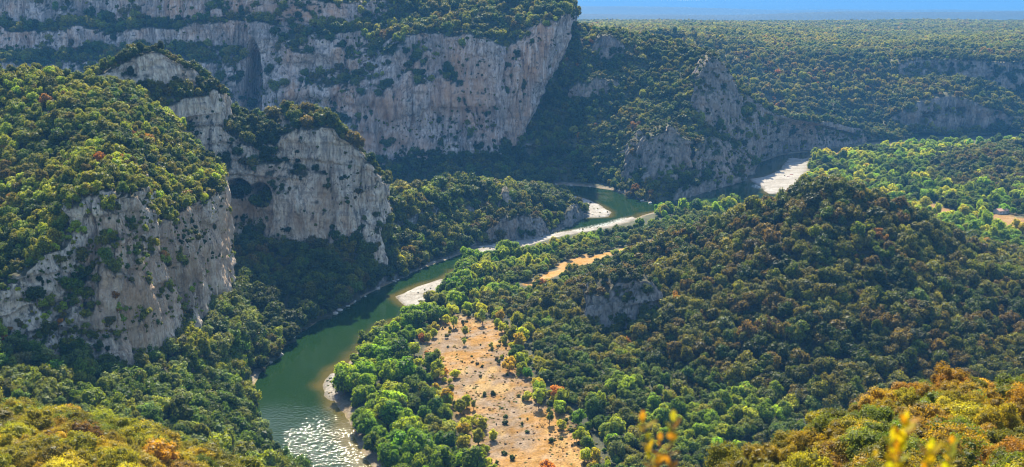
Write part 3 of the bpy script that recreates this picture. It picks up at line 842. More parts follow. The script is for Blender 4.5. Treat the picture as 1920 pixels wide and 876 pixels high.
def species(key, mat, n, crown_args, trunk_args):
    col = bpy.data.collections.new('proto_' + key)
    lst = []
    rv_ = random.Random(len(SPECIES))
    for i in range(n):
        ca = list(crown_args)
        ca[0] = max(6, int(ca[0] * rv_.uniform(0.65, 1.35)))
        ca[1] *= rv_.uniform(0.78, 1.18)
        hk = rv_.uniform(0.8, 1.35)
        ca[2] *= hk
        ca[3] *= 0.5 + 0.5 * hk
        V, F, lv = crown_mesh(100 * len(SPECIES) + i, *ca)
        F = dedupe(F)
        TV, TF = trunk_mesh(50 * len(SPECIES) + i, *trunk_args)
        cm = mesh_obj('crown', V, F, mat, link=False)
        cattr(cm, 'lv', np.repeat(lv[:, None], 3, 1))
        tm = mesh_obj('trunk', TV, TF, M_BARK, link=False, smooth=True)
        k = len(V)
        o = mesh_obj('%s_%02d' % (key, i), np.concatenate([V, np.array(TV)]), F + [tuple(j + k for j in f) for f in TF], [mat, M_BARK], link=False)
        cattr(o, 'lv', np.concatenate([np.repeat(lv[:, None], 3, 1), np.ones((len(TV), 3))]))
        mi = np.zeros(len(o.data.polygons), np.int32)
        mi[len(F):] = 1
        o.data.polygons.foreach_set('material_index', mi)
        col.objects.link(o)
        lst.append((cm.data, tm.data))
        bpy.data.objects.remove(cm)
        bpy.data.objects.remove(tm)
    SPECIES[key] = (col, lst)
#        lobes rx rz cz lobe-radius leaves leaf-size
species('oak', M_OAK, 10, (16, 0.68, 0.46, 0.95, (0.20, 0.44), 900, 0.078), (1.0, 0.07))
species('riverside', M_RIV, 9, (24, 0.70, 0.66, 1.05, (0.18, 0.42), 1700, 0.066), (1.2, 0.06))
species('scrub', M_SCRUB, 9, (30, 0.80, 0.44, 0.72, (0.13, 0.34), 5600, 0.036), (0.8, 0.05))
species('poplar', M_RIV, 4, (15, 0.48, 0.72, 1.25, (0.18, 0.34), 760, 0.078), (1.7, 0.05, 5, 0.4))
species('tuft', M_OAK, 4, (8, 0.55, 0.35, 0.40, (0.25, 0.45), 380, 0.10), (0.3, 0.05))

# ------------------------------------------------------------------ planting
def sample(name, spacing, keep, over=3.0, seed=0, ztop=None):
    r = np.random.default_rng(seed + 900)
    q, tri, n, rock = SURF[name]
    A, B, C = q[tri[:, 0]], q[tri[:, 1]], q[tri[:, 2]]
    ar = np.linalg.norm(np.cross(B - A, C - A), axis=1) / 2
    cen = (A + B + C) / 3
    px, py, d = project(cen)
    ok = (px > -140) & (px < 2060) & (py > -140) & (py < 1040) & (cen[:, 2] > 0.3) & (cen[:, 1] > 8)
    ids = np.nonzero(ok)[0]
    tot = ar[ids].sum()
    k = int(tot / spacing ** 2 * over)
    t = ids[r.choice(len(ids), k, p=ar[ids] / tot)]
    u, v = r.random(k), r.random(k)
    f = u + v > 1
    u[f], v[f] = 1 - u[f], 1 - v[f]
    P_ = A[t] + (B[t] - A[t]) * u[:, None] + (C[t] - A[t]) * v[:, None]
    nn = n[tri[t, 0]]
    rk = rock[tri[t]].mean(1)
    pr = keep(P_, nn, rk)
    m_ = r.random(k) < pr
    P_, rk = P_[m_], rk[m_]
    cell = np.floor(P_ / spacing).astype(np.int64)
    key = cell[:, 0] * 73856093 ^ cell[:, 1] * 19349663 ^ cell[:, 2] * 83492791
    _, first = np.unique(key, return_index=True)
    return P_[first], rk[first]
def veg(th=0.5, rocky=0.10, gap=0.0, gsc=25.0, seed=0, patches=()):
    def f(P_, nn, rk):
        g = fbm(P_, (gsc,) * 3, 3, seed + 5)
        g2 = fbm(P_, (26, 26, 9), 3, seed + 8)
        base = np.where(rk < th, 1.0, rocky * 2.2 * sstep(0.12, 0.34, g2) + 0.012)
        for (cx, cy, cz, rx, rz) in patches:
            w_ = ((P_[:, 0] - cx) / rx) ** 2 + ((P_[:, 1] - cy) / (rx * 2.5)) ** 2 + ((P_[:, 2] - cz) / rz) ** 2 + 0.9 * g2
            base = np.maximum(base, 0.9 * (w_ < 1))
        return base * np.where(g < -1 + gap, 0.15, 1.0)
    return f
def colours(P_, pal, wts, seed, patch=22.0, jit=0.20):
    """pick a leaf colour per tree: palette entries grow in patches"""
    r = np.random.default_rng(seed)
    pal = np.array(pal)
    cum = np.cumsum(wts) / np.sum(wts)
    s = 0.5 + 0.9 * fbm(P_, (patch,) * 3, 3, seed) + r.normal(scale=0.13, size=len(P_))
    s = np.argsort(np.argsort(s)) / max(len(s), 1)
    i = np.minimum(np.searchsorted(cum, s), len(pal) - 1)
    c = pal[i] * np.exp(r.normal(scale=jit, size=(len(P_), 1))) * np.exp(r.normal(scale=jit * 0.35, size=(len(P_), 3)))
    return np.clip(c, 0.006, 0.6)
PLANTS = []      # (zone, species, points, radius, tint)
GAIN = {'riverside': np.array([1.25, 1.35, 1.2]), 'meadow_edge': np.array([1.45, 1.45, 1.1]), 'valley_green': 1.25, 'camp': np.array([1.35, 1.4, 1.1]), 'central_hill': 0.95, 'valley_oak': np.array([1.15, 1.2, 1.0]), 'viewpoint': 1.3, 'foreground_left': np.array([1.08, 1.14, 1.0]), 'left_slope': np.array([1.02, 1.12, 1.0]), 'lower_slope': np.array([1.08, 1.28, 1.3]), 'spur': np.array([1.0, 1.1, 1.0]), 'ridge': np.array([0.98, 1.06, 1.0]), 'cirque': np.array([1.0, 1.06, 1.0])}
def plant(zone, sp, P_, rad, tint, tall=None):
    tint = np.clip(tint * GAIN.get(zone, 1.0) * np.array([1.16, 1.04, 0.70]), 0.005, 0.5)
    PLANTS.append([zone, sp, P_, rad, tint, tall if tall is not None else np.ones(len(P_))])
def rads(n, lo, hi, seed):
    r = np.random.default_rng(seed + 31)
    return lo * 0.72 + (hi * 1.25 - lo * 0.72) * r.random(n) ** 2.2
DK, MG, OL, YG, LM, OR, BR, GY = (0.038,0.060,0.010), (0.072,0.105,0.012), (0.112,0.122,0.013), (0.175,0.188,0.015), (0.220,0.265,0.018), (0.270,0.125,0.020), (0.112,0.092,0.018), (0.112,0.130,0.045)
def zone(surf, key, sp, spacing, lo, hi, pal, wts, seed, th=0.55, rocky=0.10, small=0.5, gap=0.0, sink=0.12, patch=22.0, patches=()):
    P_, rk = sample(surf, spacing, veg(th, rocky, gap, seed=seed, patches=patches), seed=seed)
    r = rads(len(P_), lo, hi, seed) * (1.1 if sp == 'oak' else 1.0)
    onrock = rk > th
    r = r * np.where(onrock, small * (0.35 + 0.85 * np.random.default_rng(seed).random(len(r)) ** 1.5), 1.0)
    P_ = P_.copy()
    P_[:, 2] -= r * sink
    cl = colours(P_, pal, wts, seed, patch)
    if sp == 'oak' and len(r) > 400:
        alt = (np.random.default_rng(seed + 3).random(len(r)) < 0.16) & ~onrock
        plant(key, 'riverside', P_[alt], r[alt] * 0.9, cl[alt])
        P_, r, cl = P_[~alt], r[~alt], cl[~alt]
    plant(key, sp, P_, r, cl)
zone('near_left_cliff', 'left_slope', 'oak', 3.5, 1.8, 3.9, [DK, MG, OL, YG, LM, BR, OR], [1.6, 3.0, 5, 5.5, 2.2, 0.9, 0.25], 101, rocky=0.24, small=0.62, patches=[(*at(258,460,565), 9, 15), (*at(60,500,525), 16, 14), (*at(70,600,515), 8, 5), (*at(225,610,535), 9, 8), (*at(340,440,620), 8, 9), (*at(150,470,540), 5, 12), (*at(345,590,605), 7, 8), (*at(120,640,515), 14, 5)])
zone('rocky_knoll', 'knoll', 'oak', 4.7, 1.9, 4.1, [DK, MG, OL, BR], [2, 3, 3, 1], 102, rocky=0.22, small=0.6)
zone('cave_buttress', 'buttress', 'oak', 5.0, 2.5, 5.2, [DK, MG, OL, BR], [3, 4, 3, 1], 103, rocky=0.12, small=0.6, patches=[(*at(365,235,860), 11, 8), (*at(352,285,858), 7, 8), (*at(405,305,858), 11, 5), (*at(470,265,866), 16, 7), (*at(440,430,852), 10, 6), (*at(540,440,850), 8, 5)])
zone('cirque_wall', 'cirque', 'oak', 6.3, 2.8, 6.3, [DK, MG, OL, YG, BR], [2.5, 4, 4, 1.8, 0.8], 104, rocky=0.20, small=0.5, patches=[(*at(470,180,1390), 9, 70), (*at(650,55,1400), 38, 12), (*at(560,75,1395), 30, 9), (*at(580,205,1370), 40, 12), (*at(830,235,1368), 55, 10), (*at(690,110,1385), 16, 14)])
zone('wooded_ridge', 'ridge', 'oak', 5.4, 2.5, 5.3, [DK, MG, OL, YG, BR, OR], [3, 5, 5.0, 1.8, 0.8, 0.12], 105)
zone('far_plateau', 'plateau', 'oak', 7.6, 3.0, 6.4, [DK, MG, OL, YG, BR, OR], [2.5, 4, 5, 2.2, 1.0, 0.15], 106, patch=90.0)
zone('cirque_talus', 'cirque_foot', 'oak', 5.8, 3.0, 6.2, [DK, MG, OL], [4, 5, 2], 114)
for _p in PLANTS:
    if _p[0] == 'plateau':  # flat plateau top: fuller sunlight painted into the scrub tint, with a yellower hue
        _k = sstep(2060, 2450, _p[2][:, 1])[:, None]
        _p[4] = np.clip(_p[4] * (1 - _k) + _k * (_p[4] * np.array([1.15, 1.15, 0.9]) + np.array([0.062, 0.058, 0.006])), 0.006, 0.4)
zone('meander_spur', 'spur', 'oak', 5.5, 3.0, 6.1, [DK, MG, OL, YG, BR], [3, 5, 4, 1.2, 0.8], 107)
zone('talus_slope', 'talus', 'oak', 5.5, 3.0, 6.1, [DK, MG, OL, BR], [4, 5, 2, 1], 108)
zone('sunlit_lower_slope', 'lower_slope', 'oak', 4.4, 2.3, 5.2, [DK, MG, GY, OL, YG, OR], [2.0, 6, 4.5, 4, 1.6, 0.05], 109)
zone('central_hill', 'central_hill', 'oak', 5.1, 2.8, 5.8, [DK, BR, MG, OL, GY, YG, OR], [3.0, 3.4, 3.0, 5, 1.4, 1.2, 0.06], 110)
zone('far_right_rise', 'rise', 'oak', 6.3, 3.0, 6.1, [DK, MG, OL, BR], [2, 4, 4, 1.5], 111)
zone('viewpoint_slope', 'viewpoint', 'scrub', 2.8, 1.4, 2.8, [(0.09,0.105,0.012), (0.14,0.135,0.014), (0.18,0.155,0.016), (0.14,0.11,0.03), (0.08,0.11,0.016), (0.19,0.125,0.016)], [3, 4, 3, 2, 2, 1.5], 112, sink=0.1, patch=9.0)
zone('left_foreground_slope', 'foreground_left', 'scrub', 3.6, 2.0, 3.6, [MG, OL, (0.16,0.165,0.018), (0.22,0.20,0.020), (0.26,0.20,0.022), (0.18,0.12,0.04)], [0.8, 2.2, 5, 5, 2.5, 0.5], 113, sink=0.1, patch=14.0)
for s_, n_, sp_ in (('hill_outcrop', 'outcrops', 4.5), ('spur_outcrop', 'outcrops', 4.5), ('ridge_outcrop', 'outcrops', 5.5), ('ridge_foot_outcrop', 'outcrops', 5.5), ('ridge_ledge', 'outcrops', 5.0), ('ridge_bank_cliff', 'outcrops', 5.5), ('ridge_low_outcrop', 'outcrops', 5.5), ('ridge_knob', 'outcrops', 5.0)):
    zone(s_, n_, 'oak', sp_, 1.5, 3.2, [DK, MG, OL, BR], [3, 3, 3, 1], 120, rocky=0.30, small=0.7)

# valley floor
V1 = np.array([atz(a, b, 3)[:2] for a, b in [(690,960),(660,850),(640,790),(614,745),(650,680),(700,628),(760,592),(855,507),(905,480),(1000,455),(1130,428),(1220,398),(1300,398),(1392,382),(1310,440),(1200,486),(1100,535),(1020,580),(1090,640),(1250,700),(1420,745),(1600,790),(1600,960)]])
V2 = np.array([atz(a, b, 3)[:2] for a, b in [(1480,372),(1515,340),(1516,298),(1560,290),(1640,278),(1800,271),(2040,268),(2060,560),(1920,520),(1700,420),(1560,380)]])
CLEAR = [(1876,406,19), (1692,398,12), (1738,386,14), (1858,410,12), (1830,280,14), (1770,345,8), (1640,320,9), (1560,300,9)]
def floor_points(poly, spacing, seed):
    r = np.random.default_rng(seed)
    x0, y0 = poly.min(0)
    x1, y1 = poly.max(0)
    nx, ny = int((x1 - x0) / spacing), int((y1 - y0) / spacing)
    X, Y = np.meshgrid(np.arange(nx), np.arange(ny))
    X = x0 + (X.ravel() + r.random(nx * ny)) * spacing
    Y = y0 + (Y.ravel() + r.random(nx * ny)) * spacing
    ok = inpoly(X, Y, poly)
    X, Y = X[ok], Y[ok]
    ins = inpoly(X, Y, RIVER)
    d = dpoly(X, Y, RIVER)
    ok = ~ins & (d > np.where((Y > 925) & (Y < 1140) & (X > -40) & (X < 150), 36.0 - 14.0 * sstep(1040, 1130, Y), 3.5))
    n = fbm(np.stack([X, Y, X * 0], 1), (14, 14, 14), 3, seed)
    md = dpoly(X, Y, MEADOW)
    ok &= ~(inpoly(X, Y, MEADOW) & (md > 5.0 + n * 14))
    ok &= dpoly(X, Y + 7, TRACK, False) > 13 + n * 7
    for b in BARS + SANDS:
        ok &= ~inpoly(X, Y, b)
    for a, b, rr_ in CLEAR:
        q = atz(a, b, 4)
        ok &= np.hypot((X - q[0]) / rr_, (Y - q[1] + 30) / 42) > 1
    X, Y, d, md = X[ok], Y[ok], d[ok], md[ok]
    return np.stack([X, Y, ground_z(X, Y) - 0.4], 1), d, md
P_, d, md = floor_points(V1, 6.6, 201)
near_r = d < 34 + 14 * fbm(P_, (30, 30, 30), 2, 3)
A_ = P_[near_r]
r_ = rads(len(A_), 4.2, 7.0, 202)
plant('riverside', 'riverside', A_, r_, colours(A_, [(0.045,0.090,0.010), (0.085,0.155,0.012), (0.130,0.205,0.014), (0.19,0.255,0.016), (0.13,0.15,0.05)], [1.8, 4, 5, 4.0, 1.0], 203))
B_ = P_[~near_r]
mdB = md[~near_r]
edge = mdB < 13
r_ = rads(int(edge.sum()), 2.0, 4.2, 204)
plant('meadow_edge', 'riverside', B_[edge], r_, colours(B_[edge], [(0.06,0.11,0.012), (0.15,0.20,0.014), (0.25,0.29,0.018), (0.32,0.28,0.024), OR], [3, 4, 4, 1.5, 0.4], 205, 10.0))
C_, _, mdc = floor_points(V1, 4.2, 211)
k_ = (dpoly(C_[:, 0], C_[:, 1], RIVER) > 36) & (mdc > 11)
C_ = C_[k_]
soft = fbm(C_, (32, 32, 32), 2, 61) > 0.0
r_ = rads(int((~soft).sum()), 2.2, 4.4, 206)
plant('valley_oak', 'oak', C_[~soft], r_, colours(C_[~soft], [DK, MG, (0.075,0.12,0.03), GY, OL, YG], [3, 5, 4, 2, 3, 1.5], 207))
r_ = rads(int(soft.sum()), 2.6, 4.6, 208)
plant('valley_green', 'riverside', C_[soft], r_, colours(C_[soft], [(0.055,0.10,0.016), (0.105,0.17,0.02), (0.15,0.225,0.025), (0.20,0.24,0.03)], [3, 5, 4, 1.5], 209))
D_, _, _ = floor_points(V2, 6.8, 221)
r_ = rads(len(D_), 3.2, 6.4, 222)
plant('camp', 'riverside', D_, r_, colours(D_, [DK, (0.055,0.100,0.014), (0.105,0.175,0.018), (0.16,0.23,0.02), (0.25,0.29,0.022), (0.34,0.29,0.022)], [1.6, 3, 5, 4, 3.0, 0.6], 223, 35.0))

# ------------------------------------------------------------------ trees as things; what is left over as forest
SPOT = {
 'left_slope': ('oak_tree', 'oak', 'the slope above near left cliff', 'oaks on the slope above the near left cliff', 90),
 'lower_slope': ('oak_tree', 'oak', 'the slope between cliff and river', 'oaks on the lower slope beside the river', 90),
 'central_hill': ('oak_tree', 'oak', 'the central hill front', 'oaks on the front of the central hill', 110),
 'riverside': ('riverside_tree', 'tree', 'the riverside belt', 'green trees along the river bank', 150),
 'meadow_edge': ('meadow_edge_tree', 'tree', 'the dry meadow margin', 'trees around the dry meadow', 60),
 'valley_green': ('valley_tree', 'tree', 'the hollow below central hill', 'light green trees below the central hill', 70),
 'viewpoint': ('scrub_oak', 'bush', 'the lower right foreground slope', 'scrub oaks on the right foreground slope', 150),
 'foreground_left': ('scrub_oak', 'bush', 'the lower left foreground slope', 'scrub oaks on the left foreground slope', 150),
}
COLOUR_WORDS = [('dark green', DK), ('green', MG), ('olive', OL), ('yellow-green', YG), ('lime-green', LM), ('orange', OR), ('brown', BR), ('grey-green', GY), ('golden', (0.26, 0.19, 0.02)), ('bright green', (0.11, 0.19, 0.014))]
def gn_forest(name, col, P_, rad, tint, tall, label):
    n = len(P_)
    if n == 0:
        return
    me = bpy.data.meshes.new(name)
    me.vertices.add(n)
    me.vertices.foreach_set('co', P_.astype(np.float32).ravel())
    r = np.random.default_rng(n)
    rot = np.zeros((n, 3), np.float32)
    rot[:, 2] = r.random(n) * 6.283
    rot[:, :2] = r.normal(scale=0.08, size=(n, 2))
    s = np.stack([rad * r.uniform(0.88, 1.12, n), rad * r.uniform(0.88, 1.12, n), rad * r.uniform(0.8, 1.2, n) * tall], 1).astype(np.float32)
    for k, v in (('rot', rot), ('scl', s)):
        a = me.attributes.new(k, 'FLOAT_VECTOR', 'POINT')
        a.data.foreach_set('vector', v.ravel())
    a = me.attributes.new('pick', 'INT', 'POINT')
    a.data.foreach_set('value', r.integers(0, len(col.objects), n).astype(np.int32))
    o = bpy.data.objects.new(name, me)
    cattr(o, 'tint', tint)
    COL.objects.link(o)
    g = bpy.data.node_groups.new(name, 'GeometryNodeTree')
    g.interface.new_socket('Geometry', in_out='INPUT', socket_type='NodeSocketGeometry')
    g.interface.new_socket('Geometry', in_out='OUTPUT', socket_type='NodeSocketGeometry')
    N, L = g.nodes, g.links
    gi, gout = N.new('NodeGroupInput'), N.new('NodeGroupOutput')
    m2p = N.new('GeometryNodeMeshToPoints')
    ci = N.new('GeometryNodeCollectionInfo')
    ci.inputs['Collection'].default_value = col
    ci.inputs['Separate Children'].default_value = True
    ci.inputs['Reset Children'].default_value = True
    ip = N.new('GeometryNodeInstanceOnPoints')
    ip.inputs['Pick Instance'].default_value = True
    def na(k, t):
        q = N.new('GeometryNodeInputNamedAttribute')
        q.data_type = t
        q.inputs['Name'].default_value = k
        return [s for s in q.outputs if s.enabled and s.name == 'Attribute'][0]
    L.new(gi.outputs[0], m2p.inputs['Mesh'])
    L.new(m2p.outputs[0], ip.inputs['Points'])
    L.new(ci.outputs[0], ip.inputs['Instance'])
    L.new(na('pick', 'INT'), ip.inputs['Instance Index'])
    e2r = N.new('FunctionNodeEulerToRotation')
    L.new(na('rot', 'FLOAT_VECTOR'), e2r.inputs[0])
    L.new(e2r.outputs[0], ip.inputs['Rotation'])
    L.new(na('scl', 'FLOAT_VECTOR'), ip.inputs['Scale'])
    L.new(ip.outputs[0], gout.inputs[0])
    md_ = o.modifiers.new('planting', 'NODES')
    md_.node_group = g
    tag(o, label, 'forest', kind='stuff')
FOREST_LABEL = {
 'left_slope': 'mixed bushes and oaks covering the slope above the near left cliff', 'knoll': 'low bushes on the rocky knoll', 'buttress': 'bushes on ledges and top of the cave cliff',
 'cirque': 'dark scrub on the ledges of the great cirque wall', 'cirque_foot': 'shaded wood at the foot of the cirque wall', 'ridge': 'oak wood on the ridge right of the cirque', 'plateau': 'scrub forest on the far slope and plateau',
 'spur': 'oak wood on the spur inside the river bend', 'talus': 'shaded wood between cave cliff and river', 'lower_slope': 'oak wood on the lower left slope', 'central_hill': 'dark oak wood covering the central hill',
 'rise': 'scrub wood on the far right rise', 'viewpoint': 'scrub on the right foreground slope', 'foreground_left': 'scrub on the left foreground slope', 'outcrops': 'bushes clinging to the rock outcrops',
 'riverside': 'further green trees along the river bank', 'meadow_edge': 'further trees around the meadow', 'valley_oak': 'oak wood on the valley floor', 'valley_green': 'light green wood below the central hill', 'camp': 'green trees of the far right valley floor'}
NM = {'viewpoint': 'scrub_foliage', 'foreground_left': 'scrub_foliage'}
def tree_thing(name, sp, k, p, rad, tint, tall=1.0, rot=None):
    e = empty(name, tuple(float(v) for v in p))
    rz = random.uniform(0, 6.28) if rot is None else rot
    e.rotation_euler = (random.gauss(0, 0.05), random.gauss(0, 0.05), rz)
    e.scale = (rad * random.uniform(0.9, 1.1), rad * random.uniform(0.9, 1.1), rad * tall * random.uniform(0.85, 1.15))
    cm, tm = SPECIES[sp][1][k % len(SPECIES[sp][1])]
    for nm, me in (('crown', cm), ('trunk', tm)):
        o = bpy.data.objects.new(nm, me)
        o.parent = e
        o['tint'] = [float(v) for v in tint]
        COL.objects.link(o)
    return e
ALT = {p[0] for p in PLANTS if p[1] == 'oak'}
for zn, sp, P_, rad, tint, tall in PLANTS:
    take = np.zeros(len(P_), bool)
    if zn in SPOT and not (sp == 'riverside' and SPOT[zn][1] == 'oak'):
        nm, cat, label, grp, cnt = SPOT[zn]
        top = P_ + np.stack([rad * 0, rad * 0, rad], 1)
        px, py, dd = project(top)
        size = rad / dd * ((px > 5) & (px < 1915) & (py > 5) & (py < 868))
        # only trees nothing nearer hides: first in their cell of the view
        cell = (px // 14).astype(int) * 1000 + (py // 9).astype(int)
        o_ = np.argsort(dd)
        seen, order = set(), []
        for i in o_:
            if size[i] > 0 and cell[i] not in seen:
                seen.add(cell[i])
                order.append(i)
        order.sort(key=lambda i: -size[i])
        sel = np.array(order[:cnt])
        tx, ty, tr_ = (np.percentile(v[sel], [33, 67]) for v in (px, py, rad))
        for j, i in enumerate(sel):
            e = tree_thing(nm, sp, j, P_[i], rad[i], tint[i])
            col_w = min(COLOUR_WORDS, key=lambda w: np.abs(np.log(np.array(w[1]) / tint[i])).sum())[0]
            part_w = ('upper', 'middle', 'lower')[int(np.searchsorted(ty, py[i]))] + ' ' + ('left', 'centre', 'right')[int(np.searchsorted(tx, px[i]))]
            size_w = ('small', 'mid-sized', 'large')[int(np.searchsorted(tr_, rad[i]))]
            tag(e, '%s %s %s, %s part of %s' % (size_w, col_w, cat, part_w, label), cat, grp)
            take[i] = True
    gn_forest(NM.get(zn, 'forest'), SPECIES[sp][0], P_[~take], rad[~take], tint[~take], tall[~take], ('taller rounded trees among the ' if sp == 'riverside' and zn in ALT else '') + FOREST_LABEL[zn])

# young trees and shrubs in the dry meadow
YT = [(850,606,2.3,LM),(872,622,2.2,YG),(905,600,3.1,LM),(893,578,2.6,LM),(872,640,1.6,LM),(936,588,2.6,LM),(948,640,1.8,YG),(920,648,1.4,YG),(888,760,1.5,(0.16,0.17,0.03)),(976,690,3.6,LM),(1010,760,3.0,LM),(1030,790,2.2,MG),(1120,770,3.2,LM),(1160,815,3.2,LM),(1245,800,3.4,LM),(1055,806,1.8,YG)]
LB = ['slim lime-green young tree at the top end of the dry meadow', 'small lime tree leaning beside the meadow head', 'tallest lime-yellow young tree among the trio above the meadow', 'lime tree at the back of the meadow near the gravel bar', 'tiny lime sapling standing on bare meadow ground', 'lime-green tree on the upper right meadow corner', 'yellow-green sapling on the right meadow margin', 'smallest sapling in the upper right dry grass', 'lone thin sapling in the middle of the dry meadow', 'lime tree half way down the right meadow edge', 'broad lime tree beside the lower right meadow', 'dark green young tree below the broad lime tree', 'upright lime tree in the thicket right of the meadow', 'lime tree right of the meadow bottom corner', 'bright lime tree farthest right of the meadow', 'yellow-green bush tree at the meadow bottom right']
for k, ((px, py, rad, c), lb) in enumerate(zip(YT, LB)):
    q = atz(px, py + 10, 3)
    e = tree_thing('young_tree', 'poplar', k, (q[0], q[1], ground_z(np.array([q[0]]), np.array([q[1]]))[0] - 0.1), rad * 1.75, np.array(c) * random.uniform(1.3, 1.6))
    tag(e, lb, 'tree', 'young trees around the dry meadow')
r = np.random.default_rng(5)
cnt = 0
while cnt < 64:
    q = (r.uniform(*np.percentile(MEADOW[:, 0], [0, 100])), r.uniform(*np.percentile(MEADOW[:, 1], [0, 100])))
    if not inpoly(np.array([q[0]]), np.array([q[1]]), MEADOW)[0]:
        continue
    cnt += 1
    c = np.array([DK, MG, OL, (0.12, 0.10, 0.03), MG][cnt % 5])
    e = tree_thing('meadow_shrub', 'tuft', cnt, (q[0], q[1], ground_z(np.array([q[0]]), np.array([q[1]]))[0] - 0.1), 0.7 + 2.0 * r.random() ** 1.7, c, r.uniform(0.8, 1.5))
    fx, fy = (q[0] - MEADOW[:, 0].min()) / np.ptp(MEADOW[:, 0]), (q[1] - MEADOW[:, 1].min()) / np.ptp(MEADOW[:, 1])
    wd_ = ('dark green', 'green', 'olive', 'brownish', 'green')[cnt % 5]
    tag(e, '%s %s shrub on dry stony meadow, %s %s part' % ('low' if e.scale[0] < 1.3 else 'rounded', wd_, ('bottom', 'lower', 'upper', 'top')[min(3, int(fy * 4))], ('left', 'centre', 'right')[min(2, int(fx * 3))]), 'shrub', 'shrubs dotted over the dry meadow')

q = np.stack([r.uniform(MEADOW[:, 0].min() - 8, MEADOW[:, 0].max() + 8, 11000), r.uniform(MEADOW[:, 1].min(), MEADOW[:, 1].max(), 11000), np.zeros(11000)], 1)
dm = np.where(inpoly(q[:, 0], q[:, 1], MEADOW), dpoly(q[:, 0], q[:, 1], MEADOW), -dpoly(q[:, 0], q[:, 1], MEADOW))
nn_ = fbm(q, (11, 11, 11), 3, 19)
q = q[(dm > -7) & (r.random(len(q)) < np.where(dm < 7 + 9 * nn_, 0.95, np.where(nn_ > 0.05, 0.75, 0.14)))]
q[:, 2] = ground_z(q[:, 0], q[:, 1]) - 0.1
gn_forest('dry_grass', SPECIES['tuft'][0], q, rads(len(q), 0.25, 0.95, 41), colours(q, [(0.30,0.19,0.06), (0.26,0.18,0.045), (0.22,0.19,0.03), (0.15,0.16,0.02), (0.33,0.21,0.08), (0.16,0.10,0.04)], [3, 4, 3.5, 2.5, 3, 1.5], 42, 8.0), np.full(len(q), 0.55), 'dry tan grass tufts and low weeds over the meadow')
bw_ = []
for b in BARS:
    lo_, hi_ = b.min(0), b.max(0)
    c_ = r.uniform(lo_, hi_, (60, 2))
    i_ = inpoly(c_[:, 0], c_[:, 1], b)
    bw_.append(c_[i_])
bw_ = np.concatenate(bw_)
bw_ = np.stack([bw_[:, 0], bw_[:, 1], ground_z(bw_[:, 0], bw_[:, 1])], 1)
gn_forest('gravel_weeds', SPECIES['tuft'][0], bw_, rads(len(bw_), 0.3, 1.3, 43), colours(bw_, [(0.10,0.13,0.02), (0.20,0.20,0.03), (0.22,0.17,0.07), (0.06,0.09,0.015)], [3, 3, 2, 2], 44, 6.0), np.full(len(bw_), 0.7), 'sparse weeds and low willow tufts on the gravel bars')
# ------------------------------------------------------------------ boulders along the banks
M_STONE = plain('bank_stone', (0.36, 0.32, 0.27), 0.9, 0.35, 0.8)
def boulder_mesh(seed):
    r = np.random.default_rng(seed)
    v, f = ICV.copy(), [tuple(t) for t in ICF]
    V = [tuple(q) for q in v]
    mid, F = {}, []
    def mp_(a, b):
        k = (min(a, b), max(a, b))
        if k not in mid:
            q = (np.array(V[a]) + np.array(V[b]))
            q /= np.linalg.norm(q)
            mid[k] = len(V)
            V.append(tuple(q))
        return mid[k]
    for a, b, c in f:
        x_, y_, z_ = mp_(a, b), mp_(b, c), mp_(c, a)
        F += [(a, x_, z_), (b, y_, x_), (c, z_, y_), (x_, y_, z_)]
    V = np.array(V)
    for _ in range(7):
        d = r.normal(size=3); d /= np.linalg.norm(d)
        h = r.uniform(0.55, 0.85)
        k = V @ d
        V = V - np.outer(np.maximum(k - h, 0), d)
    V *= np.array([1.25, 0.9, 0.7])
    o = mesh_obj('boulder', V, F, M_STONE, link=False)
    me = o.data
    bpy.data.objects.remove(o)
    return me
BM = [boulder_mesh(i) for i in range(5)]
BP = [(560,616),(575,612),(590,606),(612,598),(628,590),(640,584),(655,577),(668,568),(684,558),(708,544),(735,530),(760,519),(745,527),(790,506),(815,494),(505,683),(520,668),(545,636),(1020,345),(1045,347),(1075,349),(1105,352),(1180,369),(1205,378),(1215,382),(1130,402),(1138,404),(1110,405),(1120,400),(1128,396),(905,466),(930,461),(1010,447),(1060,430),(1420,300),(1440,296)]
for k, (px, py) in enumerate(BP):
    q = atz(px + random.uniform(-4, 4), py, 0)
    o = bpy.data.objects.new('boulder', BM[k % 5])
    s = random.uniform(1.0, 2.8)
    o.location = (q[0], q[1] + 2.0, 0.5)
    o.scale = (s, s, s * 0.8)
    o.rotation_euler = (random.uniform(-.3, .3), random.uniform(-.3, .3), random.uniform(0, 6.28))
    COL.objects.link(o)
    where = 'on the shaded left shore below the cave cliff' if k < 9 else 'on the left shore below the wooded spur' if k < 15 else 'on the left shore under the sunlit oak slope' if k < 18 else 'on the far shore of the river loop' if k < 25 else 'at the tip of the gravel bar in the loop' if k < 30 else 'beside the pale rapids' if k < 34 else 'on the far right river bend'
    tag(o, '%s grey boulder %s' % ('big' if s > 1.9 else 'small', where), 'boulder', 'boulders along the river shore')

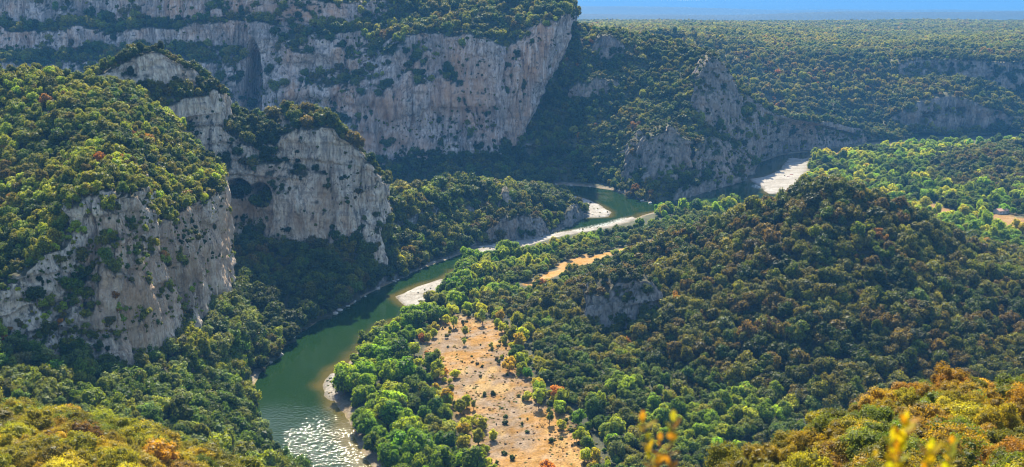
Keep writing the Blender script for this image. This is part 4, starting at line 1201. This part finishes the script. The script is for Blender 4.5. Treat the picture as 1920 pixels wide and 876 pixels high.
# ------------------------------------------------------------------ the camp: houses, cars, canoes
def box(V, F, x0, x1, y0, y1, z0, z1):
    k = len(V)
    V += [(x0,y0,z0),(x1,y0,z0),(x1,y1,z0),(x0,y1,z0),(x0,y0,z1),(x1,y0,z1),(x1,y1,z1),(x0,y1,z1)]
    F += [tuple(k + i for i in f) for f in ((0,3,2,1),(4,5,6,7),(0,1,5,4),(1,2,6,5),(2,3,7,6),(3,0,4,7))]
M_WALL = plain('render_wall', (0.62, 0.56, 0.47), 0.9, 0.12, 0.6)
M_TILE = plain('roof_tile', (0.42, 0.24, 0.16), 0.85, 0.35, 2.0)
M_WOOD = plain('door_wood', (0.16, 0.10, 0.06), 0.7, 0.3, 3.0)
M_GLASS = plain('window_glass', (0.03, 0.04, 0.05), 0.08, 0.1, 1.0, 0.6)
M_TYRE = plain('tyre', (0.02, 0.02, 0.02), 0.8, 0.2, 4.0)
def house(px, py, w, d, h, rot, label):
    q = atz(px, py, 4.0)
    e = empty('camp_house', (q[0], q[1], float(ground_z(np.array([q[0]]), np.array([q[1]]))[0])))
    e.rotation_euler = (0, 0, rot)
    V, F = [], []
    box(V, F, -w/2, w/2, -d/2, d/2, -0.4, h)
    k = len(V)
    V += [(-w/2, 0, h + d * 0.22), (w/2, 0, h + d * 0.22)]
    F += [(4, 7, k), (5, k + 1, 6)]
    mesh_obj('wall', V, F, M_WALL, e)
    V, F = [], []
    o_, rz_ = 0.5, h + d * 0.22
    for s in (-1, 1):
        k = len(V)
        y1, z1 = s * (d/2 + o_), h - o_ * 0.44
        for zz in (0.06, 0.28):
            V += [(-w/2 - o_, y1, z1 + zz), (w/2 + o_, y1, z1 + zz), (w/2 + o_, 0, rz_ + zz), (-w/2 - o_, 0, rz_ + zz)]
        F += [tuple(k + i for i in f) for f in ((0,1,2,3),(4,5,6,7),(0,1,5,4),(1,2,6,5),(2,3,7,6),(3,0,4,7))]
    rf = mesh_obj('roof', V, F, M_TILE, e)
    V, F = [], []
    box(V, F, w*0.2, w*0.2+0.8, -0.4, 0.4, rz_ - 0.3, rz_ + 1.1)
    mesh_obj('chimney', V, F, M_WALL, rf)
    V, F = [], []
    box(V, F, -0.5, 0.5, -d/2 - 0.05, -d/2 + 0.05, 0, 2.1)
    mesh_obj('door', V, F, M_WOOD, e)
    for xx in (-w*0.33, w*0.33):
        V, F = [], []
        box(V, F, xx - 0.6, xx + 0.6, -d/2 - 0.05, -d/2 + 0.04, 1.0, 2.2)
        wd = mesh_obj('window', V, F, M_GLASS, e)
        V, F = [], []
        box(V, F, xx - 0.75, xx + 0.75, -d/2 - 0.18, -d/2 - 0.052, 0.9, 0.998)
        mesh_obj('sill', V, F, M_WALL, wd)
    tag(e, label, 'house', 'camp houses')
    return q
HOUSES = [(1876,404,13,8,3.2,0.4,'low tiled house at the right edge of the wooded camp valley'), (1692,396,9,6,2.8,-0.3,'small tiled house just behind the shoulder of the central hill'), (1830,277,16,8,3.5,0.1,'long far house near the river below the rise')]
for h_ in HOUSES: house(*h_)
def car(px, py, rot, col, label):
    q = atz(px, py, 4.0)
    e = empty('parked_car', (q[0], q[1], float(ground_z(np.array([q[0]]), np.array([q[1]]))[0]) + 0.02))
    e.rotation_euler = (0, 0, rot)
    mt = plain('car_paint', col, 0.25, 0.03, 1.0, 0.6)
    prof = [(-2.1,0.35),(-2.15,0.75),(-1.95,1.0),(-1.1,1.05),(1.2,1.0),(2.0,0.85),(2.1,0.6),(2.05,0.35)]
    cab = [(-1.6,1.04),(-1.2,1.46),(0.35,1.48),(1.05,1.01)]
    def ext(pr, wd, wt=None):
        V = [(a, -wd, b) for a, b in pr] + [(a, wd, b) for a, b in pr]
        n = len(pr)
        return V, [tuple(range(n))[::-1], tuple(range(n, 2 * n))] + [(i, (i + 1) % n, n + (i + 1) % n, n + i) for i in range(n)]
    mesh_obj('body', *ext(prof, 0.86), mt, e)
    mesh_obj('cabin', *ext(cab, 0.74), M_GLASS, e)
    mesh_obj('roof', *ext([(-1.2,1.47),(-1.15,1.53),(0.3,1.55),(0.36,1.49)], 0.72), mt, e)
    for xx in (-1.3, 1.35):
        for yy in (-0.84, 0.84):
            V = [(xx + 0.33 * math.cos(a), yy + s * 0.1, 0.33 + 0.33 * math.sin(a)) for s in (-1, 1) for a in [i * math.pi / 6 for i in range(12)]]
            mesh_obj('wheel', V, [tuple(range(12)), tuple(range(23, 11, -1))] + [(i, (i + 1) % 12, 12 + (i + 1) % 12, 12 + i) for i in range(12)], M_TYRE, e)
    tag(e, label, 'car', 'cars parked in the camp')
for a in [(1738,384,0.3,(0.75,0.75,0.75),'white car in a clearing of the far camp trees'), (1746,381,0.4,(0.05,0.07,0.15),'dark blue car beside the white car in the camp'), (1731,388,0.2,(0.5,0.5,0.52),'silver car nearest the house behind the hill shoulder'), (1858,408,1.2,(0.7,0.7,0.7),'pale car in front of the right camp house')]:
    car(*a)
def canoe(px, py, rot, col, label):
    q = atz(px, py, 0.8)
    V, F = [], []
    n, L_ = 9, 4.6
    for i in range(n):
        t = -1 + 2 * i / (n - 1)
        w = 0.42 * (1 - abs(t) ** 2.4) + 0.01
        hh = 0.38 + 0.22 * t * t
        xx = t * L_ / 2
        V += [(xx, -w, hh), (xx, -w * 0.8, 0.12), (xx, 0, 0.02), (xx, w * 0.8, 0.12), (xx, w, hh), (xx, w * 0.85, hh - 0.02), (xx, 0, 0.12), (xx, -w * 0.85, hh - 0.02)]
    for i in range(n - 1):
        for j in range(8):
            F.append((i * 8 + j, i * 8 + (j + 1) % 8, (i + 1) * 8 + (j + 1) % 8, (i + 1) * 8 + j))
    e = empty('canoe', (q[0], q[1], float(ground_z(np.array([q[0]]), np.array([q[1]]))[0]) + 0.05))
    e.rotation_euler = (0, 0, rot)
    mesh_obj('hull', V, F, plain('canoe_plastic', col, 0.35, 0.06, 1.0, 0.5), e)
    for xx in (-0.9, 0.9):
        v, f = [], []
        box(v, f, xx - 0.14, xx + 0.14, -0.33, 0.33, 0.26, 0.31)
        mesh_obj('seat', v, f, M_TYRE, e)
    tag(e, label, 'canoe', 'canoes pulled up on the far gravel beach')
RED, BLU, YEL = (0.62, 0.05, 0.03), (0.04, 0.12, 0.42), (0.70, 0.45, 0.05)
for a in [(1478,331,0.5,RED,'red canoe pulled up in the middle of the far beach'), (1484,328,0.2,RED,'red canoe just behind the middle one on the far beach'), (1486,295,1.2,BLU,'blue canoe leftmost at the upstream end of the beach'), (1492,294,1.1,BLU,'blue canoe second at the upstream end of the beach'), (1498,294,1.3,RED,'red canoe at the upstream end beside the blue ones'), (1503,302,1.0,YEL,'yellow canoe near the trees behind the far beach')]:
    canoe(*a)

# far town on the plain: too many and too small to tell apart
V, F = [], []
r = np.random.default_rng(77)
for k in range(240):
    px, py = (r.normal(1485, 45), r.normal(22.5, 1.6)) if k < 130 else (r.uniform(1150, 1920), r.uniform(20, 33))
    q = atz(px, max(py, 16), 50)
    w, d_, h_ = r.uniform(14, 90), r.uniform(14, 60), r.uniform(4, 10)
    box(V, F, q[0] - w/2, q[0] + w/2, q[1] - d_/2, q[1] + d_/2, 38, 50 + h_)
tag(mesh_obj('far_town', V, F, M_WALL), 'pale far town scattered over the hazy plain', 'town', kind='stuff')

# ------------------------------------------------------------------ shoots in front of the lens
M_SHOOT = leaf_material('shoot_leaf', 0.55, 0.6, 0.1)
M_STEM = plain('shoot_stem', (0.17, 0.09, 0.045), 0.7, 0.3, 20.0)
def leaf_mesh():
    V, F = [], []
    n = 6
    for i in range(n):
        t = i / (n - 1)
        w = 0.30 * math.sin(math.pi * min(1, t * 0.92 + 0.06)) ** 0.8
        V += [(-w, t, 0.10 * t * t + 0.08 * w), (0, t, 0.10 * t * t - 0.02), (w, t, 0.10 * t * t + 0.08 * w)]
    for i in range(n - 1):
        for j in (0, 1):
            F.append((3 * i + j, 3 * i + j + 1, 3 * i + j + 4, 3 * i + j + 3))
    o = mesh_obj('leaf', V, F, M_SHOOT, link=False, smooth=True)
    cattr(o, 'lv', np.ones((len(V), 3)))
    me = o.data
    bpy.data.objects.remove(o)
    return me
LEAF = leaf_mesh()
def shoot(px, ytop, Y, h, nleaf, lean, label, pal, ll=0.045, seed=0):
    r = random.Random(seed)
    tip = at(px, ytop, Y)
    base = (tip[0] - lean * h, tip[1] + 0.05, tip[2] - h)
    e = empty('leafy_shoot', base)
    pts, rr_ = [], []
    for i in range(7):
        t = i / 6
        pts.append((lean * h * t + 0.01 * math.sin(t * 5 + seed), -0.05 * t, h * t))
        rr_.append(0.008 * (1 - 0.7 * t))
    V, F = tube(pts, rr_, 6)
    mesh_obj('stem', V, F, M_STEM, e, smooth=True)
    for i in range(nleaf):
        t = 1 - 0.62 * (i / nleaf) ** 1.1
        k = min(5, int(t * 6))
        f = t * 6 - k
        p = [pts[k][j] * (1 - f) + pts[k + 1][j] * f for j in range(3)]
        o = bpy.data.objects.new('leaf', LEAF)
        o.parent = e
        o.location = p
        s = ll * r.uniform(0.7, 1.25) * (0.75 if i < 2 else 1)
        o.scale = (s, s, s)
        o.rotation_euler = Euler((r.uniform(0.35, 1.15) if i else 1.3, 0, i * 2.4 + r.uniform(-.4, .4)), 'XYZ')
        o['tint'] = list(pal[r.randrange(len(pal))])
        COL.objects.link(o)
    tag(e, label, 'shoot', 'leafy shoots close to the viewpoint')
YP = [(0.34, 0.29, 0.012), (0.38, 0.27, 0.012), (0.24, 0.25, 0.012), (0.36, 0.18, 0.012)]
OP = [(0.28, 0.14, 0.02), (0.26, 0.19, 0.02), (0.20, 0.10, 0.02), (0.22, 0.21, 0.02)]
shoot(1702, 786, 3.6, 0.80, 42, 0.05, 'tallest blurred yellow shoot close to the lens at lower right', YP, 0.052, 1)
shoot(1672, 826, 3.7, 0.70, 30, -0.10, 'blurred yellow shoot just beside the tallest one', YP, 0.052, 2)
shoot(1742, 838, 3.5, 0.70, 26, 0.04, 'short blurred yellow shoot between the two taller ones', YP, 0.052, 3)
shoot(1782, 832, 3.8, 0.70, 32, 0.12, 'rightmost blurred yellow shoot in the lower right corner', YP, 0.052, 4)
shoot(1208, 788, 4.2, 0.90, 26, -0.14, 'leftmost blurred orange shoot at the bottom of the frame', OP, 0.052, 5)
shoot(1268, 790, 4.0, 0.80, 22, 0.10, 'blurred yellow-orange shoot leaning right at the bottom', OP, 0.052, 6)
shoot(1240, 826, 4.1, 0.80, 18, 0.0, 'low blurred orange shoot between two leaning ones', OP, 0.052, 7)
shoot(1640, 858, 3.6, 0.60, 10, 0.0, 'lowest blurred yellow shoot at the bottom edge', OP, 0.052, 8)

# ------------------------------------------------------------------ air
hv, hf = [], []
box(hv, hf, -45000, 45000, -3000, 34000, -10, 900)
m = bpy.data.materials.new('haze')
m.use_nodes = True
N = m.node_tree.nodes
N.clear()
out = N.new('ShaderNodeOutputMaterial')
pv = N.new('ShaderNodeVolumePrincipled')
pv.inputs['Color'].default_value = (0.10, 0.33, 0.70, 1)
pv.inputs['Density'].default_value = 8.0e-5
pv.inputs['Anisotropy'].default_value = 0.0
m.node_tree.links.new(pv.outputs[0], out.inputs['Volume'])
tag(mesh_obj('haze', hv, hf, m), 'thin blue haze filling the gorge air', 'haze', kind='stuff')
